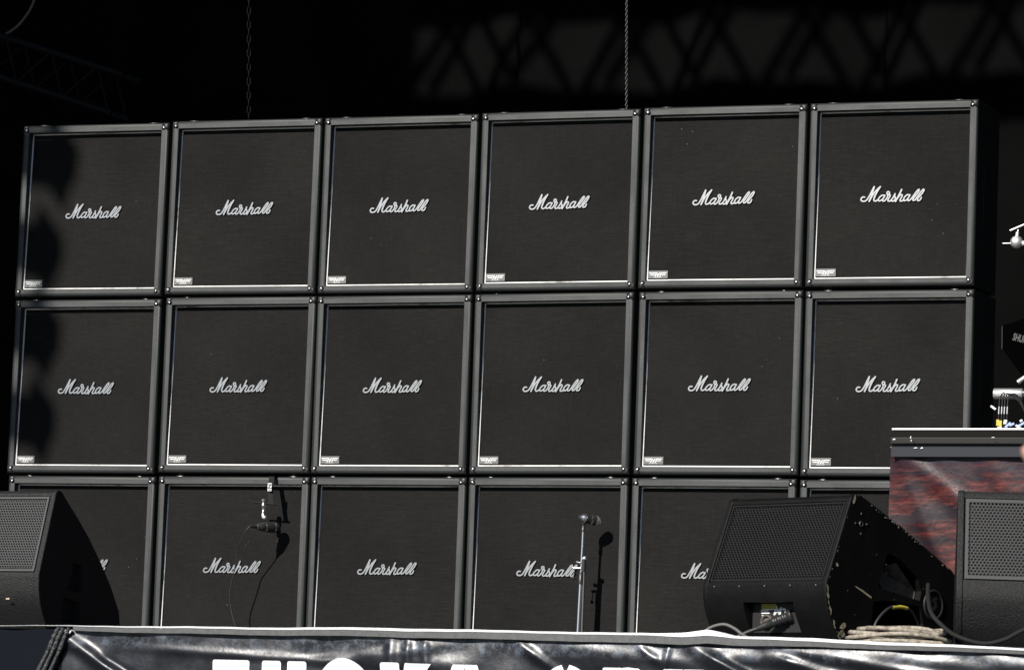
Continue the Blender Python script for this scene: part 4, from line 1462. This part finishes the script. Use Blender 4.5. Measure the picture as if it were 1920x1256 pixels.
chain('dark large-link hoist chain hanging behind the second column of cabinets', 0.415, 0.8, 2.45, 3.9, 0.0345, 0.021, 0.044, 0.0032, -0.045, 20, 'chain_black')
chain('fine bright chain hanging behind the fourth column of cabinets', 2.347, 0.8, 2.45, 3.6, 0.0125, 0.0145, 0.0190, 0.0024, -0.033, 40)

tr = box_truss('lattice_truss', 'dim lattice truss sloping in the dark at upper left', -0.9, 0.86, 0, 0, 0.21, 0.29, 0.016, 0.006, 'truss_black')
tr.location = (-2.80, 2.45, 3.47)
tr.rotation_euler = (0, RAD(17.5), 0)
for ch_ in tr.children:
    ch_.location = (0, 0, 0)
tag(MB().tube(catmull([(-1.60, 2.4, 4.0), (-1.63, 2.4, 3.62), (-1.70, 2.4, 3.47), (-1.80, 2.4, 3.395), (-1.92, 2.4, 3.365), (-2.2, 2.4, 3.40), (-2.5, 2.4, 3.6)], 8), 0.008, 8).build('slack_cable', 'grey_cable'),
    'slack grey cable curving at the top left corner', 'cable')

# ------------------------------------------------------------------ raised hand at the right edge, close to the camera
me = bpy.data.meshes.new('person')
# local frame: x along the camera's right, z up; the thumb tip points left
J = [((0.030, 0, -0.32), 0.034), ((0.062, 0, -0.20), 0.030), ((0.072, 0, -0.12), 0.026), ((0.075, 0, -0.07), 0.030), ((0.076, 0, -0.01), 0.032),
     ((0.055, -0.004, -0.055), 0.016), ((0.030, -0.006, -0.024), 0.0115), ((0.0095, -0.006, 0.004), 0.0092), ((0.0075, -0.006, 0.010), 0.0070),
     ((0.052, 0, 0.030), 0.0098), ((0.046, -0.014, 0.060), 0.0090), ((0.046, -0.030, 0.074), 0.0080),
     ((0.070, 0, 0.036), 0.0100), ((0.067, -0.016, 0.070), 0.0092), ((0.067, -0.034, 0.084), 0.0082),
     ((0.088, 0, 0.033), 0.0095), ((0.088, -0.016, 0.064), 0.0088), ((0.088, -0.032, 0.077), 0.0078),
     ((0.104, 0, 0.024), 0.0085), ((0.106, -0.014, 0.050), 0.0078), ((0.106, -0.027, 0.062), 0.0070)]
ED = [(0, 1), (1, 2), (2, 3), (3, 4), (3, 5), (5, 6), (6, 7), (7, 8), (4, 9), (9, 10), (10, 11), (4, 12), (12, 13), (13, 14), (4, 15), (15, 16), (16, 17), (4, 18), (18, 19), (19, 20)]
me.from_pydata([j[0] for j in J], ED, [])
me.materials.append(MATS['skin'])
person = bpy.data.objects.new('person', me)
COL.objects.link(person)
smod = person.modifiers.new('skin', 'SKIN')
for i, (p, r) in enumerate(J):
    me.skin_vertices[0].data[i].radius = (r, r)
    me.skin_vertices[0].data[i].use_root = (i == 3)
smod.use_smooth_shade = True
ss = person.modifiers.new('sub', 'SUBSURF')
ss.levels = 2
ss.render_levels = 2
person.location = (8.2636, -14.1742, -0.366)
person.rotation_euler = (0, 0, RAD(21.4))
tag(person, 'raised bare hand of a spectator, out of focus at the right edge', 'person')
